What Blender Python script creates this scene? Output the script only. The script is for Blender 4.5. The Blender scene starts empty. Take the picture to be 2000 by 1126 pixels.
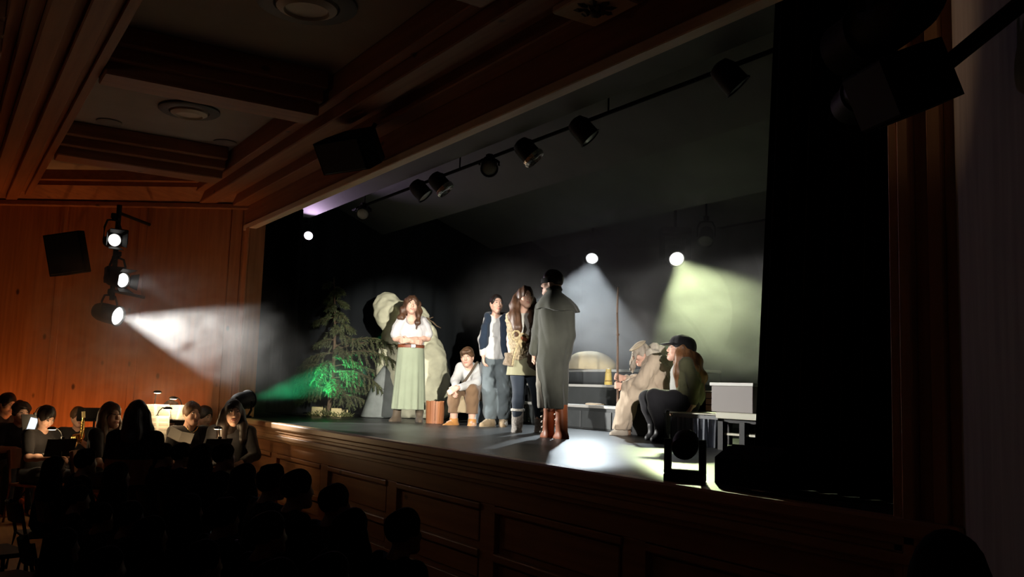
import bpy, bmesh, math, random
import numpy as np
from mathutils import Vector, Matrix, Euler

random.seed(7)
RNG = np.random.default_rng(7)
SC = bpy.context.scene
COL = SC.collection

# ------------------------------------------------------------------ camera, world, exposure
EYE = np.array([0.0, 0.0, 1.63])
FPX, CX, CY = 1750.0, 1000.0, 563.0
_x = -np.array([-135 - CX, 722 - CY, FPX]); _x /= np.linalg.norm(_x)
_u = 0.032
_z = np.array([_u, -1.0, -(_x[0] * _u - _x[1]) / _x[2]]); _z /= np.linalg.norm(_z)
_y = np.cross(_z, _x)
CAM_R = np.stack([_x, _y, _z])          # camera axes (right, down, forward) -> world

cam_data = bpy.data.cameras.new('camera')
cam_data.sensor_width = 36.0
cam_data.lens = FPX / 2000.0 * 36.0
cam_data.clip_start = 0.05
cam_data.clip_end = 100
cam = bpy.data.objects.new('camera', cam_data)
COL.objects.link(cam)
_m = Matrix([[CAM_R[0][0], -CAM_R[0][1], -CAM_R[0][2], EYE[0]],
             [CAM_R[1][0], -CAM_R[1][1], -CAM_R[1][2], EYE[1]],
             [CAM_R[2][0], -CAM_R[2][1], -CAM_R[2][2], EYE[2]],
             [0, 0, 0, 1]])
cam.matrix_world = _m
SC.camera = cam

world = bpy.data.worlds.new('world')
SC.world = world
world.use_nodes = True
world.node_tree.nodes['Background'].inputs[0].default_value = (0.5, 0.55, 0.7, 1)
world.node_tree.nodes['Background'].inputs[1].default_value = 0.0015

SC.view_settings.view_transform = 'Standard'
SC.view_settings.look = 'None'
SC.view_settings.gamma = 1.0
SC.view_settings.exposure = 0.0
SC.view_settings.use_curve_mapping = False
SC.cycles.max_bounces = 6
SC.cycles.diffuse_bounces = 3
SC.cycles.glossy_bounces = 3
SC.cycles.volume_bounces = 0
SC.cycles.sample_clamp_indirect = 3.0
SC.cycles.caustics_reflective = False
SC.cycles.caustics_refractive = False
SC.cycles.volume_step_rate = 1.0
SC.cycles.volume_max_steps = 128
SC.cycles.use_denoising = True

# lamp list: every lamp's light is made in its fixture's builder; the strengths are here
POWER = dict(mast_low=4000, mast_mid=15, mast_top=520, back_white=1500, back_green=2200, green_par=1800,
             purple=80, front=2500, right_cluster=5600, right_cluster_low=2200, floor_amber=50, stand=3.6, hall_fill=6.0)

# ------------------------------------------------------------------ pixel -> place helpers (photograph 2000 x 1126)
def ray(px, py):
    return CAM_R @ np.array([(px - CX) / FPX, (py - CY) / FPX, 1.0])
def at_z(px, py, z):
    d = ray(px, py); return EYE + d * ((z - EYE[2]) / d[2])
def at_y(px, py, y):
    d = ray(px, py); return EYE + d * ((y - EYE[1]) / d[1])
def at_x(px, py, x):
    d = ray(px, py); return EYE + d * ((x - EYE[0]) / d[0])
def at_d(px, py, depth):
    return EYE + ray(px, py) * depth
STAGE = 1.15

# ------------------------------------------------------------------ materials
MATS = {}
def mat(name, col, rough=0.7, metal=0.0, var=0.0, scale=8.0, emit=None, es=1.0, bump=0.0, stretch=(1, 1, 1), sheen=0.0, spec=0.5):
    if name in MATS: return MATS[name]
    m = bpy.data.materials.new(name); m.use_nodes = True
    nt = m.node_tree; b = nt.nodes['Principled BSDF']
    b.inputs['Roughness'].default_value = rough
    b.inputs['Metallic'].default_value = metal
    b.inputs['Base Color'].default_value = (*col, 1)
    b.inputs['Specular IOR Level'].default_value = spec
    if sheen: b.inputs['Sheen Weight'].default_value = sheen
    if var or bump:
        tc = nt.nodes.new('ShaderNodeTexCoord'); mp = nt.nodes.new('ShaderNodeMapping')
        mp.inputs['Scale'].default_value = stretch
        nz = nt.nodes.new('ShaderNodeTexNoise'); nz.inputs['Scale'].default_value = scale; nz.inputs['Detail'].default_value = 5
        nt.links.new(tc.outputs['Object'], mp.inputs['Vector']); nt.links.new(mp.outputs['Vector'], nz.inputs['Vector'])
        if var:
            rp = nt.nodes.new('ShaderNodeValToRGB')
            rp.color_ramp.elements[0].position = 0.3; rp.color_ramp.elements[1].position = 0.7
            rp.color_ramp.elements[0].color = (*[max(0, c * (1 - var)) for c in col], 1)
            rp.color_ramp.elements[1].color = (*[min(1, c * (1 + var)) for c in col], 1)
            nt.links.new(nz.outputs['Fac'], rp.inputs['Fac']); nt.links.new(rp.outputs['Color'], b.inputs['Base Color'])
        if bump:
            bp = nt.nodes.new('ShaderNodeBump'); bp.inputs['Strength'].default_value = bump; bp.inputs['Distance'].default_value = 0.02
            nt.links.new(nz.outputs['Fac'], bp.inputs['Height']); nt.links.new(bp.outputs['Normal'], b.inputs['Normal'])
    if emit:
        b.inputs['Emission Color'].default_value = (*emit, 1); b.inputs['Emission Strength'].default_value = es
    MATS[name] = m
    return m

def wood(name, c1, c2, rough=0.45, axis='Z', knots=True):
    """pine: fine stretched grain along one axis, soft broad tone, a few dark knots"""
    if name in MATS: return MATS[name]
    m = bpy.data.materials.new(name); m.use_nodes = True
    nt = m.node_tree; b = nt.nodes['Principled BSDF']; b.inputs['Roughness'].default_value = rough
    tc = nt.nodes.new('ShaderNodeTexCoord'); mp = nt.nodes.new('ShaderNodeMapping')
    mp.inputs['Scale'].default_value = {'Z': (14, 14, 0.7), 'X': (0.7, 14, 14), 'Y': (14, 0.7, 14)}[axis]
    nz = nt.nodes.new('ShaderNodeTexNoise'); nz.inputs['Scale'].default_value = 1.6; nz.inputs['Detail'].default_value = 6
    rp = nt.nodes.new('ShaderNodeValToRGB')
    rp.color_ramp.elements[0].position = 0.32; rp.color_ramp.elements[0].color = (*c1, 1)
    rp.color_ramp.elements[1].position = 0.68; rp.color_ramp.elements[1].color = (*c2, 1)
    nt.links.new(tc.outputs['Object'], mp.inputs['Vector']); nt.links.new(mp.outputs['Vector'], nz.inputs['Vector'])
    nt.links.new(nz.outputs['Fac'], rp.inputs['Fac'])
    out = rp.outputs['Color']
    if knots:
        mp2 = nt.nodes.new('ShaderNodeMapping')
        mp2.inputs['Scale'].default_value = {'Z': (1, 1, .6), 'X': (.6, 1, 1), 'Y': (1, .6, 1)}[axis]
        vo = nt.nodes.new('ShaderNodeTexVoronoi'); vo.inputs['Scale'].default_value = 2.4
        nt.links.new(tc.outputs['Object'], mp2.inputs['Vector']); nt.links.new(mp2.outputs['Vector'], vo.inputs['Vector'])
        kr = nt.nodes.new('ShaderNodeValToRGB')
        kr.color_ramp.elements[0].position = 0.035; kr.color_ramp.elements[0].color = (0.25, 0.25, 0.25, 1)
        kr.color_ramp.elements[1].position = 0.075; kr.color_ramp.elements[1].color = (1, 1, 1, 1)
        mx = nt.nodes.new('ShaderNodeMix'); mx.data_type = 'RGBA'; mx.blend_type = 'MULTIPLY'; mx.inputs[0].default_value = 1
        nt.links.new(vo.outputs['Distance'], kr.inputs['Fac'])
        nt.links.new(out, mx.inputs[6]); nt.links.new(kr.outputs['Color'], mx.inputs[7])
        out = mx.outputs[2]
    nt.links.new(out, b.inputs['Base Color'])
    MATS[name] = m
    return m

# ------------------------------------------------------------------ mesh builder
class MB:
    def __init__(self): self.v = []; self.f = []
    def add(self, verts, faces):
        n = len(self.v); self.v += [tuple(map(float, p)) for p in verts]; self.f += [tuple(i + n for i in q) for q in faces]; return self
    def box(self, lo, hi, M=None, ch=0.0):
        x0, y0, z0 = lo; x1, y1, z1 = hi
        if ch > 0:   # chamfered on the four long vertical edges and the top rim
            c = ch
            ring = [(x0 + c, y0), (x1 - c, y0), (x1, y0 + c), (x1, y1 - c), (x1 - c, y1), (x0 + c, y1), (x0, y1 - c), (x0, y0 + c)]
            cx, cy = (x0 + x1) / 2, (y0 + y1) / 2
            def inset(p): return (p[0] + (c if p[0] < cx else -c) * .7, p[1] + (c if p[1] < cy else -c) * .7)
            vs = [(*inset(p), z0) for p in ring] + [(*p, z0 + c) for p in ring] + [(*p, z1 - c) for p in ring] + [(*inset(p), z1) for p in ring]
            fs = [tuple(range(7, -1, -1)), tuple(range(24, 32))]
            for r in range(3):
                for i in range(8):
                    j = (i + 1) % 8; fs.append((r * 8 + i, r * 8 + j, r * 8 + 8 + j, r * 8 + 8 + i))
        else:
            vs = [(x0, y0, z0), (x1, y0, z0), (x1, y1, z0), (x0, y1, z0), (x0, y0, z1), (x1, y0, z1), (x1, y1, z1), (x0, y1, z1)]
            fs = [(3, 2, 1, 0), (4, 5, 6, 7), (0, 1, 5, 4), (1, 2, 6, 5), (2, 3, 7, 6), (3, 0, 4, 7)]
        if M is not None: vs = [M @ Vector(p) for p in vs]
        return self.add(vs, fs)
    def cyl(self, a, b, r0, r1=None, n=12, cap=True):
        if r1 is None: r1 = r0
        a = Vector(a); b = Vector(b); d = (b - a)
        if d.length < 1e-6: return self
        q = d.to_track_quat('Z', 'Y'); X = q @ Vector((1, 0, 0)); Y = q @ Vector((0, 1, 0))
        vs = []
        for c, r in ((a, r0), (b, r1)):
            for i in range(n):
                t = 2 * math.pi * i / n; vs.append(c + X * (r * math.cos(t)) + Y * (r * math.sin(t)))
        fs = [(i, (i + 1) % n, n + (i + 1) % n, n + i) for i in range(n)]
        if cap: fs += [tuple(range(n - 1, -1, -1)), tuple(range(n, 2 * n))]
        return self.add(vs, fs)
    def tube(self, pts, r, n=8, r1=None):
        pts = [Vector(p) for p in pts]; k = len(pts); vs = []
        for i, p in enumerate(pts):
            t = (pts[min(i + 1, k - 1)] - pts[max(i - 1, 0)]).normalized()
            q = t.to_track_quat('Z', 'Y'); X = q @ Vector((1, 0, 0)); Y = q @ Vector((0, 1, 0))
            rr = r if r1 is None else r + (r1 - r) * i / (k - 1)
            for j in range(n):
                a = 2 * math.pi * j / n; vs.append(p + X * (rr * math.cos(a)) + Y * (rr * math.sin(a)))
        fs = []
        for i in range(k - 1):
            for j in range(n):
                j2 = (j + 1) % n; fs.append((i * n + j, i * n + j2, i * n + n + j2, i * n + n + j))
        fs += [tuple(range(n - 1, -1, -1)), tuple(range((k - 1) * n, k * n))]
        return self.add(vs, fs)
    def lathe(self, prof, n=20, M=None):
        """profile of (radius, z) about local Z"""
        vs = []; k = len(prof)
        for r, z in prof:
            for j in range(n):
                a = 2 * math.pi * j / n; vs.append(Vector((max(r, 1e-4) * math.cos(a), max(r, 1e-4) * math.sin(a), z)))
        fs = []
        for i in range(k - 1):
            for j in range(n):
                j2 = (j + 1) % n; fs.append((i * n + j, i * n + j2, i * n + n + j2, i * n + n + j))
        fs += [tuple(range(n - 1, -1, -1)), tuple(range((k - 1) * n, k * n))]
        if M is not None: vs = [M @ p for p in vs]
        return self.add(vs, fs)
    def prism(self, poly, axis, a, b, M=None):
        """extrude a polygon given in the two other axes from a to b along axis (0,1,2)"""
        n = len(poly); vs = []
        for t in (a, b):
            for u, w in poly:
                vs.append({0: (t, u, w), 1: (u, t, w), 2: (u, w, t)}[axis])
        fs = [(i, (i + 1) % n, n + (i + 1) % n, n + i) for i in range(n)] + [tuple(range(n - 1, -1, -1)), tuple(range(n, 2 * n))]
        if M is not None: vs = [M @ Vector(p) for p in vs]
        return self.add(vs, fs)
    def sheet(self, rows):
        """grid of points -> quads"""
        nr, nc = len(rows), len(rows[0])
        vs = [p for r in rows for p in r]
        return self.add(vs, [(i * nc + j, i * nc + j + 1, (i + 1) * nc + j + 1, (i + 1) * nc + j) for i in range(nr - 1) for j in range(nc - 1)])
    def build(self, name, m, parent=None, smooth=False, kind=None, fix=True):
        me = bpy.data.meshes.new(name); me.from_pydata(self.v, [], self.f)
        if fix:
            bm = bmesh.new(); bm.from_mesh(me); bmesh.ops.recalc_face_normals(bm, faces=bm.faces); bm.to_mesh(me); bm.free()
        if smooth:
            me.polygons.foreach_set('use_smooth', [True] * len(me.polygons))
            try: me.set_sharp_from_angle(angle=math.radians(smooth if smooth is not True else 40))
            except Exception: pass
        me.materials.append(m)
        o = bpy.data.objects.new(name, me); COL.objects.link(o)
        if parent is not None: o.parent = parent
        if kind: o['kind'] = kind
        return o

def empty(name, loc=(0, 0, 0), rz=0.0, M=None, label=None, cat=None, group=None):
    o = bpy.data.objects.new(name, None); COL.objects.link(o); o.empty_display_size = 0.1
    if M is not None: o.matrix_world = M
    else:
        o.location = tuple(map(float, loc)); o.rotation_euler = (0, 0, rz)
    tag(o, label, cat, group)
    return o
def tag(o, label=None, cat=None, group=None, kind=None):
    if label: o['label'] = label
    if cat: o['category'] = cat
    if group: o['group'] = group
    if kind: o['kind'] = kind
    return o
def struct(o): o['kind'] = 'structure'; return o
def copy_tree(o, parent=None):
    c = o.copy(); COL.objects.link(c)
    if parent is not None:
        c.parent = parent; c.matrix_parent_inverse = o.matrix_parent_inverse.copy()
    for ch in list(o.children): copy_tree(ch, c)
    return c
def aim(pos, target, roll=0.0):
    """matrix with local -Z pointing at target"""
    d = Vector(target) - Vector(pos)
    q = d.to_track_quat('-Z', 'Y')
    return Matrix.Translation(Vector(pos)) @ q.to_matrix().to_4x4() @ Matrix.Rotation(roll, 4, 'Z')
def spot(name, parent, power, color, half_deg, blend=0.15, r=0.04, off=0.0, beam=0.0):
    l = bpy.data.lights.new(name, 'SPOT'); l.energy = power; l.color = color
    l.spot_size = math.radians(half_deg * 2); l.spot_blend = blend; l.shadow_soft_size = r
    if beam:     # a focused lens: its beam thins out linearly, as strong as a bare bulb at that many metres
        l.use_nodes = True; nt = l.node_tree; f = nt.nodes.new('ShaderNodeLightFalloff'); f.inputs['Strength'].default_value = 1.0 / beam
        nt.links.new(f.outputs['Linear'], nt.nodes['Emission'].inputs['Strength'])
    o = bpy.data.objects.new(name, l); COL.objects.link(o); o.parent = parent; o.location = (0, 0, -off)
    return o

# ================================================================== THE ROOM
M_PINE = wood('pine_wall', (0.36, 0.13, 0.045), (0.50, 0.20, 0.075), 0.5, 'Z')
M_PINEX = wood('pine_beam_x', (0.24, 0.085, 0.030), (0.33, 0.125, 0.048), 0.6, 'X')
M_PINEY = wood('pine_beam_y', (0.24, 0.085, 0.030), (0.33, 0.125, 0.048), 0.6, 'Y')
M_PINEF = wood('pine_front', (0.36, 0.16, 0.065), (0.48, 0.23, 0.10), 0.42, 'X')
M_JAMB = wood('pine_jamb', (0.46, 0.25, 0.13), (0.60, 0.35, 0.19), 0.5, 'Z')
M_NOSE = wood('pine_nosing', (0.46, 0.26, 0.13), (0.58, 0.36, 0.20), 0.4, 'X', False)
M_TRIM = wood('pine_pale', (0.68, 0.48, 0.31), (0.78, 0.58, 0.40), 0.5, 'X', knots=False)
M_PLASTER = mat('plaster', (0.34, 0.28, 0.23), 0.9, var=0.06, scale=3)
M_GREYWALL = mat('grey_plaster', (0.30, 0.27, 0.25), 0.85, var=0.15, scale=2.5, stretch=(4, 4, .6))
M_PARQUET = wood('parquet', (0.40, 0.22, 0.10), (0.52, 0.30, 0.15), 0.4, 'X', knots=False)
M_STAGE = mat('stage_black', (0.035, 0.036, 0.036), 0.36, var=0.35, scale=2.2, bump=0.05, spec=0.12)
M_VELVET = mat('black_velvet', (0.006, 0.0062, 0.007), 0.95, spec=0.1)
M_SIDE = mat('dark_side_drape', (0.014, 0.016, 0.018), 0.95, spec=0.1)
M_FLAP = mat('stage_ceiling_grey', (0.085, 0.088, 0.08), 0.8, var=0.1, scale=2)
M_BACK = mat('grey_backcloth', (0.17, 0.175, 0.165), 0.95, var=0.1, scale=2, spec=0.1)
M_BLACK = mat('black_metal', (0.009, 0.009, 0.010), 0.62, spec=.3)
M_MATTE = mat('black_matte', (0.008, 0.008, 0.009), 0.9, spec=0.1)

CL = (-12.1, 3.42); CR = (-2.03, 3.42); DL = (-0.6, -0.8); DR = (0.6, -0.8)
def left_wall(t, n=0.0, z=0.0):     # a point t metres along the left splay wall, n metres out into the hall
    return (CL[0] + DL[0] * t + 0.8 * n, CL[1] + DL[1] * t - 0.6 * n, z)
def right_wall(t, n=0.0, z=0.0):
    return (CR[0] + DR[0] * t - 0.8 * n, CR[1] + DR[1] * t - 0.6 * n, z)
def wall_frame(fn, t):              # local frame: x along the wall, y out of the wall, z up
    a = Vector(fn(t)); b = Vector(fn(t + 1)); n = Vector(fn(t, 1)) - a; x = (b - a)
    return Matrix(((x.x, n.x, 0, a.x), (x.y, n.y, 0, a.y), (0, 0, 1, 0), (0, 0, 0, 1)))

floor = struct(MB().box((-17, -3.2, -0.2), (3, 3.6, 0)).build('floor', M_PARQUET))

# left splay wall: backing, wide pine panels, narrow cover battens, crown board
ML = wall_frame(left_wall, 0)
wl = struct(MB().box((-0.1, -0.3, 0), (6.2, 0.0, 4.45), ML).build('wall_left', M_PINE))
edges = [0.0, 0.24, 1.42, 2.55, 3.55, 4.6, 6.1]
for a, b in zip(edges[:-1], edges[1:]):
    MB().box((a + 0.035, 0, 0.16), (b - 0.035, 0.016, 4.0), ML, ch=0.004).build('panel', M_PINE, wl)
for e in edges[1:-1]:
    MB().box((e - 0.05, 0, 0.16), (e + 0.05, 0.034, 4.0), ML, ch=0.006).build('batten', M_PINE, wl)
struct(MB().box((-0.05, 0, 0), (6.2, 0.04, 0.16), ML, ch=0.008).build('baseboard_left', M_PINE))
# crown cornice of the left wall, a sloped board and a lower bead
crown = struct(MB().prism([(0, 4.0), (0.05, 4.0), (0.34, 4.16), (0.34, 4.35), (0, 4.35)], 0, -0.1, 6.2, ML).build('trim_1', M_PINEY))
MB().box((-0.1, 0, 3.93), (6.2, 0.09, 4.0), ML, ch=0.01).build('bead', M_PINEY, crown)
MB().box((-0.1, 0.34, 4.22), (6.2, 0.44, 4.35), ML).build('fillet', M_PINEY, crown)

# right splay wall, plain grey-brown
MR = wall_frame(right_wall, 0)
wr = struct(MB().box((0.0, -0.3, 0), (7.5, 0.0, 4.45), MR).build('wall_right', M_GREYWALL))
struct(MB().box((0.0, 0, 0), (7.5, 0.03, 0.16), MR, ch=0.008).build('baseboard_right', M_GREYWALL))
struct(MB().box((-17, -3.4, 0), (3.2, -3.2, 4.45)).build('wall_back', M_PINE))
struct(MB().box((-17.2, -3.4, 0), (-17, 3.6, 4.45)).build('wall_side', M_PINE))

# hall ceiling: plaster slab + coffer beams with stepped sides
struct(MB().box((-17.2, -3.4, 4.35), (3.2, 3.6, 4.5)).build('ceiling', M_PLASTER))
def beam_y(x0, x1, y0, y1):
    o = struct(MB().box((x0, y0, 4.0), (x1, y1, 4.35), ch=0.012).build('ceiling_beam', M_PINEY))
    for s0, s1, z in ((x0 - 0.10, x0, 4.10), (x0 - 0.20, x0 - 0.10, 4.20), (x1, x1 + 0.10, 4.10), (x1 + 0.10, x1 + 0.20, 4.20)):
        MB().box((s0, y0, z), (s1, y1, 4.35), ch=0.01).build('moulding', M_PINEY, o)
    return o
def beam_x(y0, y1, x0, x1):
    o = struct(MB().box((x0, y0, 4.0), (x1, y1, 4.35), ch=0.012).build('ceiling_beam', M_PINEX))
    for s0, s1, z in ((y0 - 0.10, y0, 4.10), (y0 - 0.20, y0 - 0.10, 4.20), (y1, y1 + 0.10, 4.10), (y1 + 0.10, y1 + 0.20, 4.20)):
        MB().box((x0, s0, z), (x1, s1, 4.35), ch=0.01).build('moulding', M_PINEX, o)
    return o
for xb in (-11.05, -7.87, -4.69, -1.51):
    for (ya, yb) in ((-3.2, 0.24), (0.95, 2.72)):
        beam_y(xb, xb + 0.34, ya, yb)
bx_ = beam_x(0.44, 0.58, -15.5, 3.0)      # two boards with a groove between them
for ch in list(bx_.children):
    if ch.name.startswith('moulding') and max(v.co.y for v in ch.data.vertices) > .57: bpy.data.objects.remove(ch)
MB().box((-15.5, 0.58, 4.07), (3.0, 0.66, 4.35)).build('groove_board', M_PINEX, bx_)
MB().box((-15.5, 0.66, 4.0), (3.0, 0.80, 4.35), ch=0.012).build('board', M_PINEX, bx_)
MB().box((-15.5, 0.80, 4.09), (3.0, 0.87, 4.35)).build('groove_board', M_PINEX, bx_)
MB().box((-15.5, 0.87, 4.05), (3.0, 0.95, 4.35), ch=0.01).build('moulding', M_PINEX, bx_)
# proscenium cornice: two pale ledges with a dark groove between them
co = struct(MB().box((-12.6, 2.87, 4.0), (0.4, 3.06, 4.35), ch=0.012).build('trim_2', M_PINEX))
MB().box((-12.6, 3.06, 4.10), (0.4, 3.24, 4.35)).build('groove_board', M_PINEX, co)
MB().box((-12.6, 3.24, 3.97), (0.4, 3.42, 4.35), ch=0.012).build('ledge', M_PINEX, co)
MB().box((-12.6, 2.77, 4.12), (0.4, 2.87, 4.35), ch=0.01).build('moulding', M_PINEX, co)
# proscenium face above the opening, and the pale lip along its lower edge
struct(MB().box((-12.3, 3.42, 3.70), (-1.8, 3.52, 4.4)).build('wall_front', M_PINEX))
lip = struct(MB().box((-12.2, 3.40, 3.645), (-2.9, 3.50, 3.72), ch=0.008).build('trim_3', M_TRIM))
# proscenium jambs
jl = struct(MB().box((-12.3, 3.42, 1.15), (-11.84, 3.62, 3.72)).build('wall_jamb', M_PINE))
MB().box((-11.96, 3.39, 1.15), (-11.84, 3.42, 3.66), ch=0.008).build('moulding', M_PINE, jl)
jr = struct(MB().box((-2.34, 3.46, 0), (-1.9, 3.66, 4.4)).build('wall_jamb.001', M_JAMB))
for x0, x1, y in ((-2.34, -2.295, 3.425), (-2.295, -2.28, 3.445), (-2.28, -2.225, 3.40), (-2.225, -2.15, 3.44), (-2.15, -2.085, 3.41), (-2.085, -2.00, 3.43)):
    MB().box((x0, y, 0), (x1, 3.46, 4.35), ch=0.005).build('moulding', M_JAMB, jr)

# stage: floor slab, nosing, mouldings, framed front
sf = struct(MB().box((-13.8, 3.44, 1.05), (-1.9, 10.5, 1.15)).build('stage_floor', M_STAGE))
nose = struct(MB().box((-12.3, 3.36, 1.085), (-2.0, 3.46, 1.153), ch=0.012).build('trim_4', M_NOSE))
for y, z0, z1 in ((3.40, 1.045, 1.085), (3.425, 1.01, 1.045), (3.395, 0.965, 1.01), (3.44, 0.93, 0.965)):
    MB().box((-12.3, y, z0), (-2.0, 3.5, z1), ch=0.006).build('moulding', M_NOSE, nose)
fr = struct(MB().box((-12.3, 3.53, 0), (-2.0, 3.6, 1.05)).build('wall_stage_front', M_PINEF))
MB().box((-12.3, 3.49, 0.79), (-2.0, 3.53, 0.95), ch=0.004).build('rail', M_PINEF, fr)
MB().box((-12.3, 3.49, 0.0), (-2.0, 3.53, 0.20), ch=0.004).build('rail', M_PINEF, fr)
for k in range(7):
    xs = -12.25 + k * 1.62
    MB().box((xs, 3.488, 0.2), (xs + 0.20, 3.53, 0.79), ch=0.004).build('stile', M_PINEF, fr)
    if k < 6:
        MB().box((xs + 0.26, 3.512, 0.50), (xs + 1.56, 3.53, 0.72), ch=0.006).build('panel', M_PINEF, fr)
        MB().box((xs + 0.26, 3.512, 0.24), (xs + 1.56, 3.53, 0.38), ch=0.006).build('panel', M_PINEF, fr)
        MB().box((xs + 0.20, 3.475, 0.74), (xs + 1.62, 3.53, 0.785), ch=0.008).build('bead', M_PINEF, fr)
        MB().box((xs + 0.20, 3.475, 0.40), (xs + 1.62, 3.53, 0.455), ch=0.008).build('bead', M_PINEF, fr)

# stage house
struct(MB().box((-13.9, 10.45, 1.05), (-1.9, 10.6, 4.9)).build('wall_stage_back', M_BACK))
struct(MB().box((-1.95, 3.66, 1.05), (-1.8, 10.6, 4.9)).build('wall_stage_right', M_MATTE))
struct(MB().box((-13.95, 3.62, 1.05), (-13.8, 10.6, 4.9)).build('wall_stage_left', M_MATTE))
struct(MB().box((-13.95, 3.42, 4.8), (-1.8, 10.6, 4.95)).build('ceiling.001', M_MATTE))
# grey ceiling flaps hung over the stage, each tilted down towards the back
def flap(y0, z0, y1, z1, label):
    o = MB().prism([(y0, z0), (y1, z1), (y1 + 0.02, z1 + 0.03), (y0 + 0.01, z0 + 0.04)], 0, -13.35, -2.4).build('ceiling_flap', M_FLAP)
    return tag(o, label, 'ceiling panel')
flap(3.66, 4.12, 4.62, 4.10, 'frontmost flat dark panel above the lamp bar behind the stage opening')
flap(4.85, 4.55, 6.02, 4.06, 'grey tilted ceiling panel second behind the stage opening')
flap(6.6, 4.60, 8.12, 4.05, 'large grey tilted ceiling panel over the middle of the stage')
flap(8.5, 4.5, 9.45, 4.06, 'rearmost grey tilted ceiling panel just before the backcloth')

def curtain(name, p0, p1, z0, z1, pitch, amp, m, label, group=None, top_shift=0.0):
    """closed pleated cloth hung from p0 to p1"""
    p0 = Vector((*p0, 0)); p1 = Vector((*p1, 0)); d = p1 - p0; L = d.length; d.normalize(); n = Vector((-d.y, d.x, 0))
    k = max(8, int(L / pitch * 8)); rows = []
    for z, s in ((z0, 1.0), (z0 + (z1 - z0) * .5, .9), (z1, .8)):
        f = (z - z0) / (z1 - z0)
        rows.append([p0 + d * (L * i / k + top_shift * f * (1 - i / k)) + n * (amp * s * (math.sin(2 * math.pi * i / 8) + .35 * math.sin(i * 1.3 + 2))) + Vector((0, 0, z)) for i in range(k + 1)])
    back = [[p + n * 0.012 for p in r] for r in rows]
    b = MB(); b.sheet(rows); b.sheet(back)
    nc = k + 1; N = 3 * nc
    for i in range(k):
        b.f.append((i, i + 1, N + i + 1, N + i)); b.f.append((2 * nc + i, 2 * nc + i + 1, N + 2 * nc + i + 1, N + 2 * nc + i))
    for r in range(2):
        b.f.append((r * nc, (r + 1) * nc, N + (r + 1) * nc, N + r * nc)); b.f.append((r * nc + k, (r + 1) * nc + k, N + (r + 1) * nc + k, N + r * nc + k))
    o = b.build(name, m, None, smooth=80)
    return tag(o, label, 'curtain', group)
curtain('stage_curtain', (-3.54, 3.9), (-2.0, 3.85), 1.152, 4.3, 0.13, 0.035, M_VELVET, 'black pleated stage curtain drawn aside by the near pilaster', top_shift=0.19)
curtain('stage_curtain', (-13.5, 4.3), (-12.42, 4.3), 1.152, 4.3, 0.15, 0.03, M_VELVET, 'black stage curtain at the far end of the opening behind the spruce')
curtain('side_drape', (-13.42, 4.5), (-13.42, 10.1), 1.152, 4.75, 0.36, 0.035, M_SIDE, 'dark pleated drape along the far side of the stage')
curtain('backcloth', (-13.3, 10.2), (-2.1, 10.2), 1.152, 4.75, 0.55, 0.02, M_BACK, 'grey backcloth lit by haze behind the steps')

# ceiling fittings
def ring_light(px, py, r, label):
    p = at_z(px, py, 4.35)
    e = empty('ceiling_light', (p[0], p[1], 4.35), 0, None, label, 'ceiling light', 'round lights in the ceiling coffers')
    MB().lathe([(r, 0), (r, -0.02), (r * .94, -0.035), (r * .66, -0.035), (r * .62, -0.01), (r * .62, 0)], 28).build('rim', mat('ring_dark', (0.08, 0.07, 0.06), 0.6), e, True)
    MB().lathe([(r * .62, -0.005), (r * .6, -0.05), (r * .45, -0.075), (r * .42, -0.055), (r * .2, -0.05), (0.001, -0.05)], 28).build('diffuser', mat('opal', (0.62, 0.52, 0.40), 0.5), e, True)
ring_light(370, 213, 0.30, 'round recessed ceiling light in the far coffer near the wooden wall')
ring_light(600, 4, 0.36, 'round recessed ceiling light at the top edge of the picture')
for px, py, lb in ((213, 237, 'small flat disc vent left of the round light in the far coffer'), (440, 277, 'small flat disc vent beside the cornice in the far coffer')):
    p = at_z(px, py, 4.35)
    o = MB().lathe([(0.13, 0), (0.13, -0.012), (0.11, -0.022), (0.03, -0.018), (0.001, -0.018)], 20).build('ceiling_disc', mat('disc', (0.22, 0.18, 0.15), 0.7), None, True)
    o.location = (p[0], p[1], 4.35); tag(o, lb, 'vent')
# carved rosette block on the cornice crossing
p = at_z(1170, 14, 3.97)
e = empty('ceiling_rosette', (p[0], p[1] - 0.03, 3.97), 0, None, 'carved leafy rosette on the cornice above the stage opening', 'ornament')
MB().box((-0.22, -0.17, -0.02), (0.22, 0.17, 0.03), ch=0.01).build('block', M_TRIM, e)
rb = MB()
for ring, n, r0, ln in ((0, 8, 0.07, 0.09), (1, 8, 0.03, 0.055)):
    for k in range(n):
        a = 2 * math.pi * (k + .5 * ring) / n; c, s = math.cos(a), math.sin(a)
        z = -0.02 - 0.02 * ring
        A = Vector((c * r0 * .4, s * r0 * .4, z)); T = Vector((c * (r0 + ln), s * (r0 + ln), z + .01)); S = Vector((-s, c, 0)) * ln * .42; Mi = A.lerp(T, .55) + Vector((0, 0, -.022))
        MB().add([A, A.lerp(T, .6) + S, T, A.lerp(T, .6) - S, Mi, A.lerp(T, .5) + Vector((0, 0, .012))], [(0, 1, 4), (1, 2, 4), (2, 3, 4), (3, 0, 4), (1, 0, 5), (2, 1, 5), (3, 2, 5), (0, 3, 5)]).build('petal', mat('rosette_wood', (0.10, 0.07, 0.05), 0.6), e)
MB().lathe([(0.035, -0.04), (0.03, -0.06), (0.012, -0.072), (0.001, -0.072)], 12).build('boss', mat('rosette_wood', (0.10, 0.07, 0.05), 0.6), e, True)

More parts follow.
